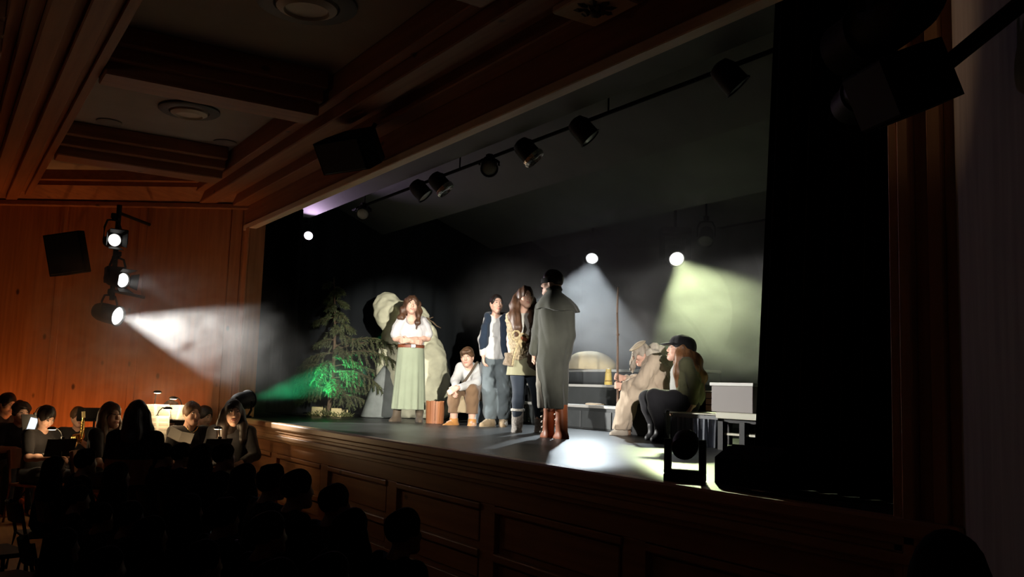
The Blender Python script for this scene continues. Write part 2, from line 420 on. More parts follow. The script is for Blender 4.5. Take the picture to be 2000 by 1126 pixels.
# ================================================================== LAMPS AND LOUDSPEAKERS
def lens_mat(name, col, s): return mat(name, (0.8, 0.8, 0.8), 0.3, emit=col, es=s)
M_LENS_OFF = mat('lens_glass', (0.30, 0.30, 0.27), 0.25)
M_FOIL = mat('crumpled_foil', (0.75, 0.75, 0.72), 0.18, metal=1.0, bump=1.0, scale=14)

def rot_to(pos, target):
    return (Vector(target) - Vector(pos)).to_track_quat('-Z', 'Y').to_matrix().to_4x4()
def par_can(label, pos, target, R=0.11, L=0.30, lens=None, light=None, hang=0.22, doors=0, snoot=0, drop=0, group=None, name='stage_lamp', up=1, foil=False):
    """lamp can pivoting in a yoke; up=1 hangs from above, up=-1 stands on a plate"""
    e = empty(name, pos, 0, None, label, 'lamp', group)
    Q = rot_to(pos, target)
    MB().lathe([(R * .35, L * .62), (R * .75, L * .55), (R * .95, L * .35), (R, L * .1), (R, -L * .38), (R * 1.1, -L * .4), (R * 1.1, -L * .44), (R * .96, -L * .44), (R * .9, -L * .30), (R * .3, -L * .26)], 20, Q).build('body', M_BLACK, e, True)
    if foil:
        MB().lathe([(R * 1.12, -L * .30), (R * 1.15, -L * .45), (R * 1.0, -L * .56), (R * .9, -L * .44)], 14, Q).build('foil_wrap', M_FOIL, e)
    MB().lathe([(R * .93, -L * .36), (R * .8, -L * .405), (R * .4, -L * .43), (0.001, -L * .435)], 20, Q).build('lens', lens or M_LENS_OFF, e, True)
    side = (Q.to_3x3() @ Vector((1, 0, 0))); side.z = 0; side.normalize()
    y = MB()
    a = side * (R * 1.18)
    y.tube([-a, -a + Vector((0, 0, up * hang * .55)), -a * .7 + Vector((0, 0, up * hang * .85)), Vector((0, 0, up * hang * .9)), a * .7 + Vector((0, 0, up * hang * .85)), a + Vector((0, 0, up * hang * .55)), a], 0.014, 6)
    y.build('yoke', M_BLACK, e, True)
    c = MB()
    if up > 0: c.cyl((0, 0, hang * .85), (0, 0, hang + .02), 0.022, n=8).box((-.03, -.03, hang - .01), (.03, .03, hang + .05), ch=.006)
    else: c.box((-.11, -.09, -hang - .0), (.11, .09, -hang * .86), ch=.008)
    c.build('clamp' if up > 0 else 'base_plate', M_BLACK, e)
    if drop: MB().cyl((0, 0, hang), (0, 0, drop - pos[2]), .014, n=8).build('drop_pipe', M_BLACK, e, True)
    if snoot:
        MB().lathe([(R * .98, -L * .40), (R * 1.0, -L * .44 - snoot), (R * .97, -L * .44 - snoot), (R * .95, -L * .40)], 20, Q).build('snoot', M_BLACK, e, True)
    for k in range(doors):
        T = Q @ Matrix.Rotation(k * math.pi / 2, 4, 'Z') @ Matrix.Translation((0, R * 1.02, -L * .44)) @ Matrix.Rotation(math.radians(25), 4, 'X')
        MB().prism([(-R * .8, 0), (R * .8, 0), (R * 1.1, -R * 1.1), (-R * 1.1, -R * 1.1)], 1, 0, 0.006, T).build('barn_door', M_BLACK, e)
    if light:
        pw, colr, half, blend, *bm = light
        s = spot('lamp_light', e, pw, colr, half, blend, R * .5, 0, bm[0] if bm else 0)
        s.matrix_local = Q @ Matrix.Translation((0, 0, -L * .48))
    return e

# --- lighting pole on the left splay wall with three lamps and a loudspeaker
pA = Vector(at_d(212, 612, 11.2)); pB = Vector(at_d(228, 545, 11.2)); pC = Vector(at_d(218, 470, 11.2))
wp = Vector((pA.x - .10, pA.y + .04, 0))
pole = empty('lighting_pole', (wp.x, wp.y, pA.z + .18), 0, None, 'black lighting pole braced off the wooden wall carrying three lit lamps', 'pole')
zt = 3.80 - pA.z - .18
MB().cyl((0, 0, 0), (0, 0, zt), 0.032, n=10).build('pole', M_BLACK, pole, True)
for z in (.12, zt - .10):
    n_ = (wp.x - CL[0]) * .8 + (wp.y - CL[1]) * -.6
    MB().cyl((0, 0, z), (-.8 * n_, .6 * n_, z), 0.022, n=8).cyl((-.8 * (n_ - .015), .6 * (n_ - .015), z), (-.8 * n_, .6 * n_, z), 0.06, n=12).build('wall_arm', M_BLACK, pole, True)
for z in (pA.z + .24, pB.z + .28, pC.z + .30):
    MB().cyl((0, 0, z - pA.z - .18), (pA.x - wp.x + .03, pA.y - wp.y, z - pA.z - .18), 0.022, n=8).build('arm', M_BLACK, pole, True)
for z in (.22, .70): MB().box((-.12, -.10, z), (.10, .12, z + .20), ch=.01).build('dimmer_box', M_BLACK, pole)
WHITE = (1.0, 0.98, 0.92)
par_can('lowest lamp on the wall pole throwing the big white beam', pA, (-8.2, 5.5, 1.25), 0.12, 0.34, lens_mat('lens_white', (1, 1, .96), 6), (POWER['mast_low'], WHITE, 18, .2, 5), .26)
par_can('middle lamp on the wall pole with barn doors split by its yoke', pB, (-7.2, 4.4, 2.1), 0.095, 0.30, lens_mat('lens_soft', (1, .97, .9), 2.5), (POWER['mast_mid'], WHITE, 15, .5), .30, doors=4)
par_can('topmost lamp on the wall pole with a half hidden lens', pC, (-1.95, 3.3, 3.15), 0.082, 0.28, lens_mat('lens_soft', (1, .97, .9), 2.5), (POWER['mast_top'], (1, .62, .36), 4.2, 1.0), .30, doors=4)

def loudspeaker(label, pos, rz, tilt, w, d, h, name='loudspeaker', brk=None, roll=0):
    e = empty(name, pos, 0, None, label, 'speaker')
    T = Matrix.Rotation(rz, 4, 'Z') @ Matrix.Rotation(tilt, 4, 'X') @ Matrix.Rotation(roll, 4, 'Y')
    MB().prism([(-w / 2, -d / 2), (w / 2, -d / 2), (w / 2, 0), (w * .32, d / 2), (-w * .32, d / 2), (-w / 2, 0)], 2, -h / 2, h / 2, T).build('cabinet', M_MATTE, e)
    MB().box((-w * .46, -d / 2 - .015, -h * .47), (w * .46, -d / 2, h * .47), T, ch=.006).build('grille', mat('grille', (.01, .01, .011), .7), e)
    if brk is not None:
        b = Vector(brk) - Vector(pos)
        MB().tube([T @ Vector((0, d * .45, 0)), (T @ Vector((0, d * .45, 0))).lerp(b, .5), b], 0.022, 6).build('bracket', M_BLACK, e, True)
    return e
ps = Vector(at_d(137, 495, 11.4))
loudspeaker('black square loudspeaker hung on the wooden wall beside the lighting pole', ps, math.radians(62), math.radians(8), 0.44, 0.36, 0.52, brk=left_wall(2.6, 0.0, ps.z), roll=math.radians(-11))
p2 = Vector(at_y(690, 293, 3.05))
loudspeaker('black loudspeaker slung under the wooden cornice above the stage front', p2, math.radians(24), math.radians(32), 0.56, 0.36, 0.30, brk=(p2.x + .12, 3.2, 3.98))

# --- near right: big loudspeaker and lamp cluster hung from the right splay wall
pr = Vector(at_d(1770, 165, 2.5))
loudspeaker('big black loudspeaker hung at the top of the near pilaster', pr, math.radians(-20), math.radians(24), 0.20, 0.22, 0.17, brk=right_wall(1.6, 0.0, pr.z + .1))
pc1 = Vector(at_d(1745, 30, 2.45)); pc2 = Vector(at_d(1700, 165, 2.7))
par_can('black lamp over the near loudspeaker by the right wall', pc1, (-11.3, 5.7, 1.8), 0.085, 0.24, None, (POWER['right_cluster'], (1.0, 0.95, 0.84), 8.5, .5), .14, snoot=.12)
par_can('second black lamp tucked beside the near loudspeaker', pc2, (-7.8, 6.2, 1.9), 0.06, 0.18, None, (POWER['right_cluster_low'], (1.0, .93, .86), 8, .8), .14, snoot=.09)
arm = Vector(right_wall(1.8, 0.0, pc1.z + .18)) 
o = MB().tube([arm, arm.lerp(pc1 + Vector((0, 0, .16)), .5), pc1 + Vector((0, 0, .16)), pc2 + Vector((0, 0, .16))], 0.02, 8).build('lamp_bracket', M_BLACK, None, True)
tag(o, 'black pipe arm carrying the lamps on the right wall', 'bracket')

# --- upstage lamps
def hang_bar(px0, py0, px1, py1, y, label, r=0.045):
    a = Vector(at_y(px0, py0, y)); b = Vector(at_y(px1, py1, y)); b.z = a.z = (a.z + b.z) / 2
    e = empty('hanging_bar', a, 0, None, label, 'bar')
    MB().box((0, -r, -r), (b.x - a.x, r, r), ch=.01).build('rail', M_BLACK, e)
    for t in (.15, .85):
        MB().cyl(((b.x - a.x) * t, 0, r), ((b.x - a.x) * t, 0, 4.79 - a.z), 0.012, n=6).build('drop_rod', M_BLACK, e)
    return e
hang_bar(1184, 477, 1262, 466, 9.55, 'short black bar hung above the white back lamp and the steps')
hang_bar(1405, 440, 1492, 424, 9.55, 'short black bar hung beside the near curtain at the back')
pw = Vector(at_y(1157, 500, 8.9)); pg = Vector(at_y(1318, 499, 8.5)); pd = Vector(at_y(1379, 462, 8.9))
par_can('small back lamp throwing a white cone behind the long coat', pw, (-8.6, 6.3, 1.15), 0.105, 0.22, lens_mat('lens_blue_white', (.95, 1, 1), 6), (POWER['back_white'], (.82, .93, 1.0), 19, .15, 5), .34, drop=4.32)
def moving_head(label, pos, target, s, lens, light, hung=True, group=None):
    """base box, two yoke arms and a drum head; hung upside down or standing"""
    up = 1 if hung else -1
    e = empty('moving_head_lamp', pos, 0, None, label, 'lamp', group)
    Q = rot_to(pos, target)
    side = Q.to_3x3() @ Vector((1, 0, 0)); side.z = 0; side.normalize()
    F = Matrix(((side.x, -side.y, 0, 0), (side.y, side.x, 0, 0), (0, 0, 1, 0), (0, 0, 0, 1)))
    R = .46 * s
    MB().lathe([(R * .5, R * .95), (R * .9, R * .8), (R, R * .4), (R, -R * .5), (R * .86, -R * .9), (R * .78, -R * .9), (R * .74, -R * .8)], 20, Q).build('head', M_BLACK, e, True)
    MB().lathe([(R * .74, -R * .78), (R * .6, -R * .9), (0.001, -R * .96)], 20, Q).build('lens', lens, e, True)
    for q in (-1, 1):
        z0, z1 = sorted((-.18 * s * up, .92 * s * up))
        MB().box((q * .60 * s - .11 * s, -.17 * s, z0), (q * .60 * s + .11 * s, .17 * s, z1), F, ch=.02 * s).build('yoke_arm', M_BLACK, e)
    z0, z1 = sorted((.86 * s * up, 1.0 * s * up))
    MB().box((-.71 * s, -.19 * s, z0), (.71 * s, .19 * s, z1), F, ch=.02 * s).build('yoke_bridge', M_BLACK, e)
    z0, z1 = sorted((1.0 * s * up, 1.26 * s * up))
    MB().box((-.68 * s, -.40 * s, z0), (.68 * s, .40 * s, z1), F, ch=.03 * s).build('base', M_BLACK, e)
    if hung: MB().cyl((0, 0, 1.2 * s), (0, 0, 4.5 - pos[2]), .02, n=8).build('drop_pipe', M_BLACK, e, True)
    if light:
        l = spot('lamp_light', e, light[0], light[1], light[2], light[3], R * .5, 0, light[4]); l.matrix_local = Q @ Matrix.Translation((0, 0, -R * 1.05))
    return e
moving_head('hung moving head lamp throwing a yellow-green beam by the near curtain', pg, (-5.9, 6.8, 1.3), 0.30, lens_mat('lens_green_white', (1, 1, .9), 6), (POWER['back_green'], (.86, 1.0, .55), 20, .15, 5))
par_can('dark unlit lamp hung between the bars at the back', pd, (pd.x + 1, pd.y - 1.2, 2.0), 0.10, 0.26, None, None, .24, drop=4.32)
# purple-white lamp at the far drape
pp = Vector(at_y(601, 462, 4.62))
par_can('small lit violet-white lamp peeping out by the far curtain edge', pp, (-9.6, 4.1, 4.4), 0.07, 0.14, lens_mat('lens_violet', (1, .9, 1), 5), (POWER['purple'], (.85, .6, .95), 48, .8), .24)

# lamp bar under the front flap with a row of lamps
a = Vector(at_y(690, 395, 4.72)); 
bar = empty('lamp_bar', (a.x, 4.72, 4.02), 0, None, 'long black lamp bar running behind the top of the stage opening', 'bar')
MB().cyl((0, 0, 0), (8.4, 0, 0), 0.018, n=10).build('pipe', M_MATTE, bar, True)
for t in (.4, 3.0, 5.6, 8.0): MB().cyl((t, 0, 0.02), (t, 0, .78), 0.008, n=6).build('drop_rod', M_BLACK, bar)
for px, py, kind, lb in ((710, 403, 0, 'round lamp at the far end of the lamp bar with a pale lens'), (822, 358, 1, 'small dark lamp on the bar between the pale lens and the foil'), (860, 341, 2, 'far lamp on the bar wrapped in shiny crumpled foil'),
                         (956, 309, 0, 'round lamp with a pale lens between the two foil wrapped lamps'), (1031, 276, 2, 'near lamp on the bar wrapped in shiny crumpled foil'), (1140, 239, 1, 'dark lamp on the bar near the middle of the opening'), (1425, 127, 1, 'dark lamp at the near end of the lamp bar')):
    p = Vector(at_y(px, py, 4.70)); p.z = min(p.z, 3.93)
    tgt = (p.x + 1.6, p.y - .9, p.z - 1.3) if kind == 0 else (p.x + .9, p.y + 1.2, p.z - 1.6)
    par_can(lb, p, tgt, 0.085 if kind == 0 else 0.10, 0.22, None, None, max(.06, 4.0 - p.z), foil=(kind == 2))

# green lamp on a floor stand at the far stage corner
pq = Vector(at_y(474, 782, 3.16))
par_can('black lamp at the far stage corner throwing a green beam at the spruce', pq, (-12.35, 5.0, 1.72), 0.105, 0.28, lens_mat('lens_green', (.05, .8, .3), 3), (POWER['green_par'], (0.03, 1.0, 0.36), 7.5, .3, 2), .20, up=-1)
e = empty('lamp_stand', (pq.x, pq.y, 0), 0, None, 'black floor stand under the green lamp at the far stage corner', 'stand')
MB().cyl((0, 0, .25), (0, 0, pq.z - .20), .018, n=8).build('pole', M_BLACK, e, True)
for k in range(3): MB().tube([(0, 0, .55), (.16 * math.cos(k * 2.094), .16 * math.sin(k * 2.094), .30), (.30 * math.cos(k * 2.094), .30 * math.sin(k * 2.094), .012)], .012, 6).build('leg', M_BLACK, e, True)

# warm floor lamps of the orchestra along the foot of the wooden wall
for t, lb in ((0.75, 'amber floor lamp at the foot of the wooden wall nearest the stage'), (2.0, 'amber floor lamp at the foot of the wooden wall midway along the players'), (3.3, 'amber floor lamp at the foot of the wooden wall farthest from the stage')):
    q = Vector(left_wall(t, 0.62, 0.17))
    tg = Vector(left_wall(t, 0.05, 1.9))
    par_can(lb, q, tg, 0.09, 0.20, lens_mat('lens_amber', (1, .45, .12), 4), (POWER['floor_amber'], (1.0, 0.36, 0.10), 62, .9), .16, up=-1)

# unseen fill lamp, added behind the viewer to lift the right wall and pilaster
e = empty('added_fill_lamp', right_wall(4.4, .02, 1.75), math.atan2(-.6, -.8) + math.pi / 2 + math.pi, None, 'added unseen fill lamp low on the right wall behind the viewer', 'lamp')
MB().box((-.06, -.02, -.1), (.06, .02, .1), ch=.01).build('plate', M_BLACK, e)
MB().lathe([(.09, -.1), (.04, .1), (.001, .11), (.035, .09), (.085, -.1)], 16, Matrix.Translation((0, .11, .02))).build('shade', mat('opal', (0.62, 0.52, 0.40), 0.5), e, True)
l = bpy.data.lights.new('fill_light', 'POINT'); l.energy = POWER['hall_fill']; l.color = (1, .80, .62); l.shadow_soft_size = .04
o = bpy.data.objects.new('fill_light', l); COL.objects.link(o); o.parent = e; o.location = (0, .11, -.05)

# front lamp of the hall, hung from the ceiling beam outside the picture
par_can('front stage lamp hung from the hall ceiling outside the picture', (-6.0, -1.0, 3.70), (-10.1, 5.8, 1.75), 0.13, 0.36, lens_mat('lens_white', (1, 1, .96), 6), (POWER['front'], (1.0, .95, .88), 13, .6), .30, drop=4.34)

# ================================================================== SOFT SHAPES (signed distance grid -> one closed skin)
def _q(v): return np.array(v, dtype=np.float32)
class Skin:
    """a grid of signed distances; shapes are blended in, then one continuous surface is drawn out of it"""
    def __init__(self, lo, hi, h):
        self.h = h; self.lo = _q(lo); n = np.ceil((_q(hi) - self.lo) / h).astype(int) + 1
        self.n = n; self.ax = [self.lo[i] + h * np.arange(n[i], dtype=np.float32) for i in range(3)]
        self.d = np.full(tuple(n), 1.0, np.float32)
    def _blk(self, lo, hi, m):
        s = []
        for i in range(3):
            a = int(np.floor((lo[i] - m - self.lo[i]) / self.h)); b = int(np.ceil((hi[i] + m - self.lo[i]) / self.h)) + 1
            a = max(a, 0); b = min(b, int(self.n[i]))
            if b <= a: return None
            s.append(slice(a, b))
        X = self.ax[0][s[0]][:, None, None]; Y = self.ax[1][s[1]][None, :, None]; Z = self.ax[2][s[2]][None, None, :]
        return tuple(s), X, Y, Z
    def _mix(self, s, dd, k, op):
        c = self.d[s]
        if op == 'u':
            h = np.clip(.5 + .5 * (c - dd) / k, 0, 1); r = c + (dd - c) * h - k * h * (1 - h)
        else:
            h = np.clip(.5 - .5 * (c + dd) / k, 0, 1); r = c + (-dd - c) * h + k * h * (1 - h)
        self.d[s] = r
    def cone(self, a, b, ra, rb=None, k=.02, op='u', sq=None):
        rb = ra if rb is None else rb
        a = _q(a); b = _q(b); R = max(ra, rb); B = self._blk(np.minimum(a, b) - R, np.maximum(a, b) + R, k + 3 * self.h)
        if B is None: return self
        s, X, Y, Z = B; d = b - a; L = float(d @ d) + 1e-9
        t = np.clip(((X - a[0]) * d[0] + (Y - a[1]) * d[1] + (Z - a[2]) * d[2]) / L, 0, 1)
        dd = np.sqrt((X - a[0] - t * d[0]) ** 2 + (Y - a[1] - t * d[1]) ** 2 + (Z - a[2] - t * d[2]) ** 2) - (ra + (rb - ra) * t)
        self._mix(s, dd, k, op); return self
    def chain(self, pts, rs, k=.02, op='u'):
        for i in range(len(pts) - 1): self.cone(pts[i], pts[i + 1], rs[i], rs[i + 1], k, op)
        return self
    def ell(self, c, r, k=.02, op='u', R=None):
        c = _q(c); r = _q(r); m = float(r.max()) if R is not None else None
        ext = r if R is None else _q([m, m, m]); B = self._blk(c - ext, c + ext, k + 3 * self.h)
        if B is None: return self
        s, X, Y, Z = B; x, y, z = X - c[0], Y - c[1], Z - c[2]
        if R is not None:
            Q = np.array(R, dtype=np.float32)    # rows: local axes in figure space
            x, y, z = (Q[0][0] * x + Q[0][1] * y + Q[0][2] * z, Q[1][0] * x + Q[1][1] * y + Q[1][2] * z, Q[2][0] * x + Q[2][1] * y + Q[2][2] * z)
        k0 = np.sqrt((x / r[0]) ** 2 + (y / r[1]) ** 2 + (z / r[2]) ** 2); k1 = np.sqrt((x / r[0] ** 2) ** 2 + (y / r[1] ** 2) ** 2 + (z / r[2] ** 2) ** 2) + 1e-6
        self._mix(s, k0 * (k0 - 1) / k1, k, op); return self
    def loft(self, rows, k=.02, op='u', pleat=None, pw=2.0):
        """rows of (z, cx, cy, rx, ry), bottom to top; pleat = (count, depth, phase, z of full depth, z of none)"""
        rows = np.array(sorted(rows), dtype=np.float32)
        lo = [float((rows[:, 1] - rows[:, 3]).min()) - .03, float((rows[:, 2] - rows[:, 4]).min()) - .03, float(rows[0, 0])]
        hi = [float((rows[:, 1] + rows[:, 3]).max()) + .03, float((rows[:, 2] + rows[:, 4]).max()) + .03, float(rows[-1, 0])]
        B = self._blk(lo, hi, k + 3 * self.h)
        if B is None: return self
        s, X, Y, Z = B; z = Z.ravel()
        cx, cy, rx, ry = [np.interp(z, rows[:, 0], rows[:, i]).astype(np.float32)[None, None, :] for i in (1, 2, 3, 4)]
        x = (X - cx); y = (Y - cy)
        if pleat:
            n, dp, ph, zf, zn = pleat
            f = np.clip((Z - zn) / (zf - zn), 0, 1); th = np.arctan2(y / ry, x / rx)
            g = 1 + dp * f * (np.sin(n * th + ph) + .45 * np.sin((n * 1.7) // 1 * th + 2.1 * ph + 1))
            rx = rx * g; ry = ry * g
        q = ((np.abs(x) / rx) ** pw + (np.abs(y) / ry) ** pw) ** (1 / pw)
        dd = (q - 1) * np.minimum(rx, ry)
        dd = np.maximum(dd, np.maximum(rows[0, 0] - Z, Z - rows[-1, 0]))
        self._mix(s, dd, k, op); return self
    def cut(self, p, n, k=.006):
        """keep what lies on the far side of the plane from n"""
        p = _q(p); n = _q(n); n = n / np.linalg.norm(n)
        X = self.ax[0][:, None, None]; Y = self.ax[1][None, :, None]; Z = self.ax[2][None, None, :]
        e = (X - p[0]) * n[0] + (Y - p[1]) * n[1] + (Z - p[2]) * n[2]
        self.d = np.maximum(self.d, e.astype(np.float32)); return self
    def ripple(self, fn):
        X = self.ax[0][:, None, None]; Y = self.ax[1][None, :, None]; Z = self.ax[2][None, None, :]
        self.d = self.d + fn(X, Y, Z).astype(np.float32); return self
    def folds(self, amp, freq, seed=0, lean=.25):
        """long soft creases; lean = how far they tilt away from hanging straight"""
        r = np.random.default_rng(seed + 100); X = self.ax[0][:, None, None]; Y = self.ax[1][None, :, None]; Z = self.ax[2][None, None, :]
        a = np.zeros_like(self.d)
        for o in range(5):
            t = r.uniform(0, 6.28); f = freq * r.uniform(.6, 1.3); v = (math.cos(t) * f, math.sin(t) * f, r.uniform(-lean, lean) * f); p = r.uniform(0, 6.28)
            w = np.sin(v[0] * X + v[1] * Y + v[2] * Z + p + .8 * np.sin(4 * Z + p))
            a += ((1 - np.abs(w)) ** 1.5).astype(np.float32)
        self.d = self.d + (amp * (a / 2.5 - .6)).astype(np.float32) * 1.0; return self
    def noise(self, amp, freq, seed=0, oct=2):
        r = np.random.default_rng(seed); X = self.ax[0][:, None, None]; Y = self.ax[1][None, :, None]; Z = self.ax[2][None, None, :]
        a = np.zeros_like(self.d)
        for o in range(oct * 3):
            v = r.normal(size=3); v = v / np.linalg.norm(v) * freq * (1.7 ** (o // 3)); p = r.uniform(0, 6.28)
            a += (np.sin(v[0] * X + v[1] * Y + v[2] * Z + p) * (.6 ** (o // 3))).astype(np.float32)
        self.d = self.d + amp * a / 2; return self
    def mesh(self, name, m, parent=None, smooth=True, keep_largest=False):
        d = self.d; d = np.pad(d, 1, constant_values=1.0); lo = self.lo - self.h
        ins = d < 0
        c = [ins[i:ins.shape[0] - 1 + i, j:ins.shape[1] - 1 + j, k:ins.shape[2] - 1 + k] for i in (0, 1) for j in (0, 1) for k in (0, 1)]
        tot = sum(x.astype(np.int8) for x in c); act = (tot > 0) & (tot < 8)
        I = np.argwhere(act)
        if len(I) == 0: raise ValueError('empty skin ' + name)
        idx = np.full(act.shape, -1, np.int64); idx[tuple(I.T)] = np.arange(len(I))
        acc = np.zeros((len(I), 3)); cnt = np.zeros(len(I))
        off = [(i, j, k) for i in (0, 1) for j in (0, 1) for k in (0, 1)]
        vals = [d[I[:, 0] + o[0], I[:, 1] + o[1], I[:, 2] + o[2]] for o in off]
        for a in range(8):
            for ax in range(3):
                if off[a][ax] == 0:
                    ob = list(off[a]); ob[ax] = 1; b = off.index(tuple(ob)); va, vb = vals[a], vals[b]
                    mk = (va < 0) != (vb < 0); t = va / np.where(mk, va - vb, 1)
                    p = np.tile(np.array(off[a], float), (len(I), 1)); p[:, ax] += t
                    acc[mk] += p[mk]; cnt[mk] += 1
        V = (I + acc / cnt[:, None]) * self.h + lo
        Fs = []
        for ax in range(3):
            sl0 = [slice(None)] * 3; sl1 = [slice(None)] * 3; sl0[ax] = slice(0, -1); sl1[ax] = slice(1, None)
            A = ins[tuple(sl0)]; Bn = ins[tuple(sl1)]; E = np.argwhere(A != Bn); inside = A[tuple(E.T)]
            u, w = (ax + 1) % 3, (ax + 2) % 3
            ok = (E[:, u] > 0) & (E[:, w] > 0) & (E[:, u] < act.shape[u]) & (E[:, w] < act.shape[w]); E = E[ok]; inside = inside[ok]
            def at(du, dw):
                Q = E.copy(); Q[:, u] += du; Q[:, w] += dw; return idx[Q[:, 0], Q[:, 1], Q[:, 2]]
            q = np.stack([at(-1, -1), at(0, -1), at(0, 0), at(-1, 0)], 1)
            q[~inside] = q[~inside][:, ::-1]; Fs.append(q)
        Fq = np.concatenate(Fs); Fq = Fq[(Fq >= 0).all(1)]
        me = bpy.data.meshes.new(name)
        me.vertices.add(len(V)); me.vertices.foreach_set('co', V.astype(np.float32).ravel())
        me.loops.add(len(Fq) * 4); me.loops.foreach_set('vertex_index', Fq.astype(np.int32).ravel())
        me.polygons.add(len(Fq)); me.polygons.foreach_set('loop_start', np.arange(0, len(Fq) * 4, 4, dtype=np.int32))
        try: me.polygons.foreach_set('loop_total', np.full(len(Fq), 4, np.int32))
        except Exception: pass
        me.polygons.foreach_set('use_smooth', np.full(len(Fq), smooth, bool))
        me.update(calc_edges=True); me.validate()
        me.materials.append(m)
        o = bpy.data.objects.new(name, me); COL.objects.link(o)
        if parent is not None: o.parent = parent
        return o

class Frame:
    """a place on the stage: local x = sideways as seen from the hall, local -y = towards the hall's viewer, z up.
    at(px, py, d) gives the local point seen at a photograph pixel, d metres behind the place"""
    def __init__(self, base):
        self.b = np.array(base, float); t = self.b[:2] - EYE[:2]; self.v = np.array([*(t / np.linalg.norm(t)), 0])
        self.rz = math.atan2(-self.v[0], self.v[1]); self.x = np.array([self.v[1], -self.v[0], 0])
    def at(self, px, py, d=0.0):
        r = ray(px, py); t = ((self.b + self.v * d - EYE) @ self.v) / (r @ self.v); p = EYE + r * t - self.b
        return (float(p @ self.x), float(p @ self.v), float(p[2]))
    def empty(self, name, label=None, cat=None, group=None): return empty(name, self.b, self.rz, None, label, cat, group)

# ================================================================== STAGE PROPS
M_TIER = mat('tier_grey', (0.055, 0.06, 0.062), 0.55, var=.15, scale=3)
M_TREADLIT = mat('tread_lit_pale', (0.58, 0.58, 0.55), 0.5)  # pale tone stands in for lamp light on the treads
M_ROCK = mat('cream_rock', (0.68, 0.66, 0.48), 0.85, var=.16, scale=5, bump=.7)
M_GROCK = mat('grey_rock', (0.23, 0.25, 0.24), 0.85, var=.2, scale=6, bump=.4)
M_SPRUCE = mat('spruce_needles', (0.10, 0.12, 0.05), 0.7, var=.35, scale=9)
M_BARK = mat('bark', (0.13, 0.085, 0.05), 0.9, var=.3, scale=20, bump=.4)

# stepped platform along the back
ys = 7.15
xL = at_y(984, 800, ys)[0]; xR = at_y(1264, 800, ys)[0]
st = empty('stepped_platform', (xL, ys, STAGE), 0, None, 'dark stepped platform with lit tread edges painted pale behind the long coat', 'steps')
W = xR - xL
tops = (0.30, 0.57, 0.79); z0 = 0
for i, zt in enumerate(tops):
    yb = i * .42
    MB().box((0, yb, 0), (W, yb + (1.2 - yb), zt - .035)).build('tier', M_TIER, st)
    MB().box((-.01, yb - .025, zt - .035), (W + .01, yb + .43 if i < 2 else 1.22, zt), ch=.006).build('tread', M_TREADLIT, st)
for k in range(5):
    MB().box((W * k / 5 + .02, -.012, .012), (W * (k + 1) / 5 - .02, 0.0, .225), ch=.004).build('panel', mat('tier_panel', (0.075, 0.082, 0.085), .5, var=.1), st)

def world_frame(px, py, z=STAGE): return Frame(at_z(px, py, z))
# loaf shaped stone on the top step
F = Frame(at_y(1152, 722, ys + .95)); F.b[2] = STAGE + .79
e = F.empty('loaf_stone', 'big cream loaf shaped stone lying on the top step', 'stone')
s = Skin((-.45, -.3, -.03), (.45, .3, .36), .012)
s.ell((.02, 0, .04), (.36, .22, .22), .02).ell((.2, -.02, .03), (.2, .18, .12), .05).ell((-.14, .02, .06), (.2, .2, .17), .05).noise(.012, 9, 3).cut((0, 0, 0.002), (0, 0, -1))
s.mesh('stone', mat('loaf_cream', (.70, .58, .34), .8, var=.15, scale=6, bump=.2), e)
# yellow pillar candle shaped pot
F = Frame(at_y(1188, 752, ys + .58)); F.b[2] = STAGE + .57
e = F.empty('yellow_pot', 'narrow yellow flask standing on the middle step below the loaf stone', 'flask')
MB().lathe([(.048, 0), (.055, .01), (.053, .045), (.046, .05), (.046, .058), (.05, .062), (.044, .16), (.038, .165), (.038, .172), (.042, .176), (.036, .215), (.02, .22), (.001, .22)], 16).build('body', mat('flask_yellow', (.70, .52, .14), .5), e, True)
MB().lathe([(.05, .047), (.056, .05), (.056, .058), (.05, .061)], 16).build('band', mat('flask_band', (.32, .2, .06), .6), e, True)
# flat pale bread on the low step
F = Frame(at_y(1164, 786, ys + .2)); F.b[2] = STAGE + .30
e = F.empty('flatbread', 'flat pale bread lying on the lowest step', 'bread')
s = Skin((-.17, -.1, -.01), (.17, .1, .05), .007)
s.ell((0, 0, .008), (.13, .08, .022), .01).ell((-.08, 0, .008), (.06, .05, .018), .02).noise(.004, 22, 5).cut((0, 0, .001), (0, 0, -1))
s.mesh('loaf', mat('bread', (.62, .50, .36), .8, var=.1), e)

# cream boulder with a hooded hollow, behind the woman in the long skirt
F = world_frame(806, 817)
e = F.empty('cream_boulder', 'tall cream painted boulder with a hollow hood behind the woman in the pale green skirt', 'rock')
A = F.at
s = Skin((A(712, 806)[0], -.55, -.02), (A(892, 806)[0], .75, A(800, 566)[2]), .02)
def zz(py): return A(806, py)[2]
def xx(px, py=700): return A(px, py)[0]
s.ell((xx(757, 610), .1, zz(611)), (.20, .24, .26), .08)
s.ell((xx(800, 620), .15, zz(630)), (.30, .26, .30), .12)
s.cone((xx(768, 640), .15, zz(655)), (xx(770, 760), .2, zz(770)), .20, .26, .1)
s.cone((xx(828, 640), .15, zz(645)), (xx(845, 740), .15, zz(740)), .17, .24, .1)
s.ell((xx(834, 720), .12, zz(715)), (.30, .32, .42), .12)
s.ell((xx(838, 760), .1, zz(765)), (.31, .34, .34), .1)
s.cone((xx(800, 790), .15, .12), (xx(856, 790), .15, .1), .24, .14, .1)
s.ell((xx(769, 616), -.17, zz(616)), (.085, .17, .16), .03, 's')
s.cone((xx(846, 706), -.26, zz(704)), (xx(872, 716), -.12, zz(716)), .02, .008, .02, 's')
s.cone((xx(846, 706), -.26, zz(704)), (xx(838, 690), -.24, zz(692)), .018, .006, .02, 's')
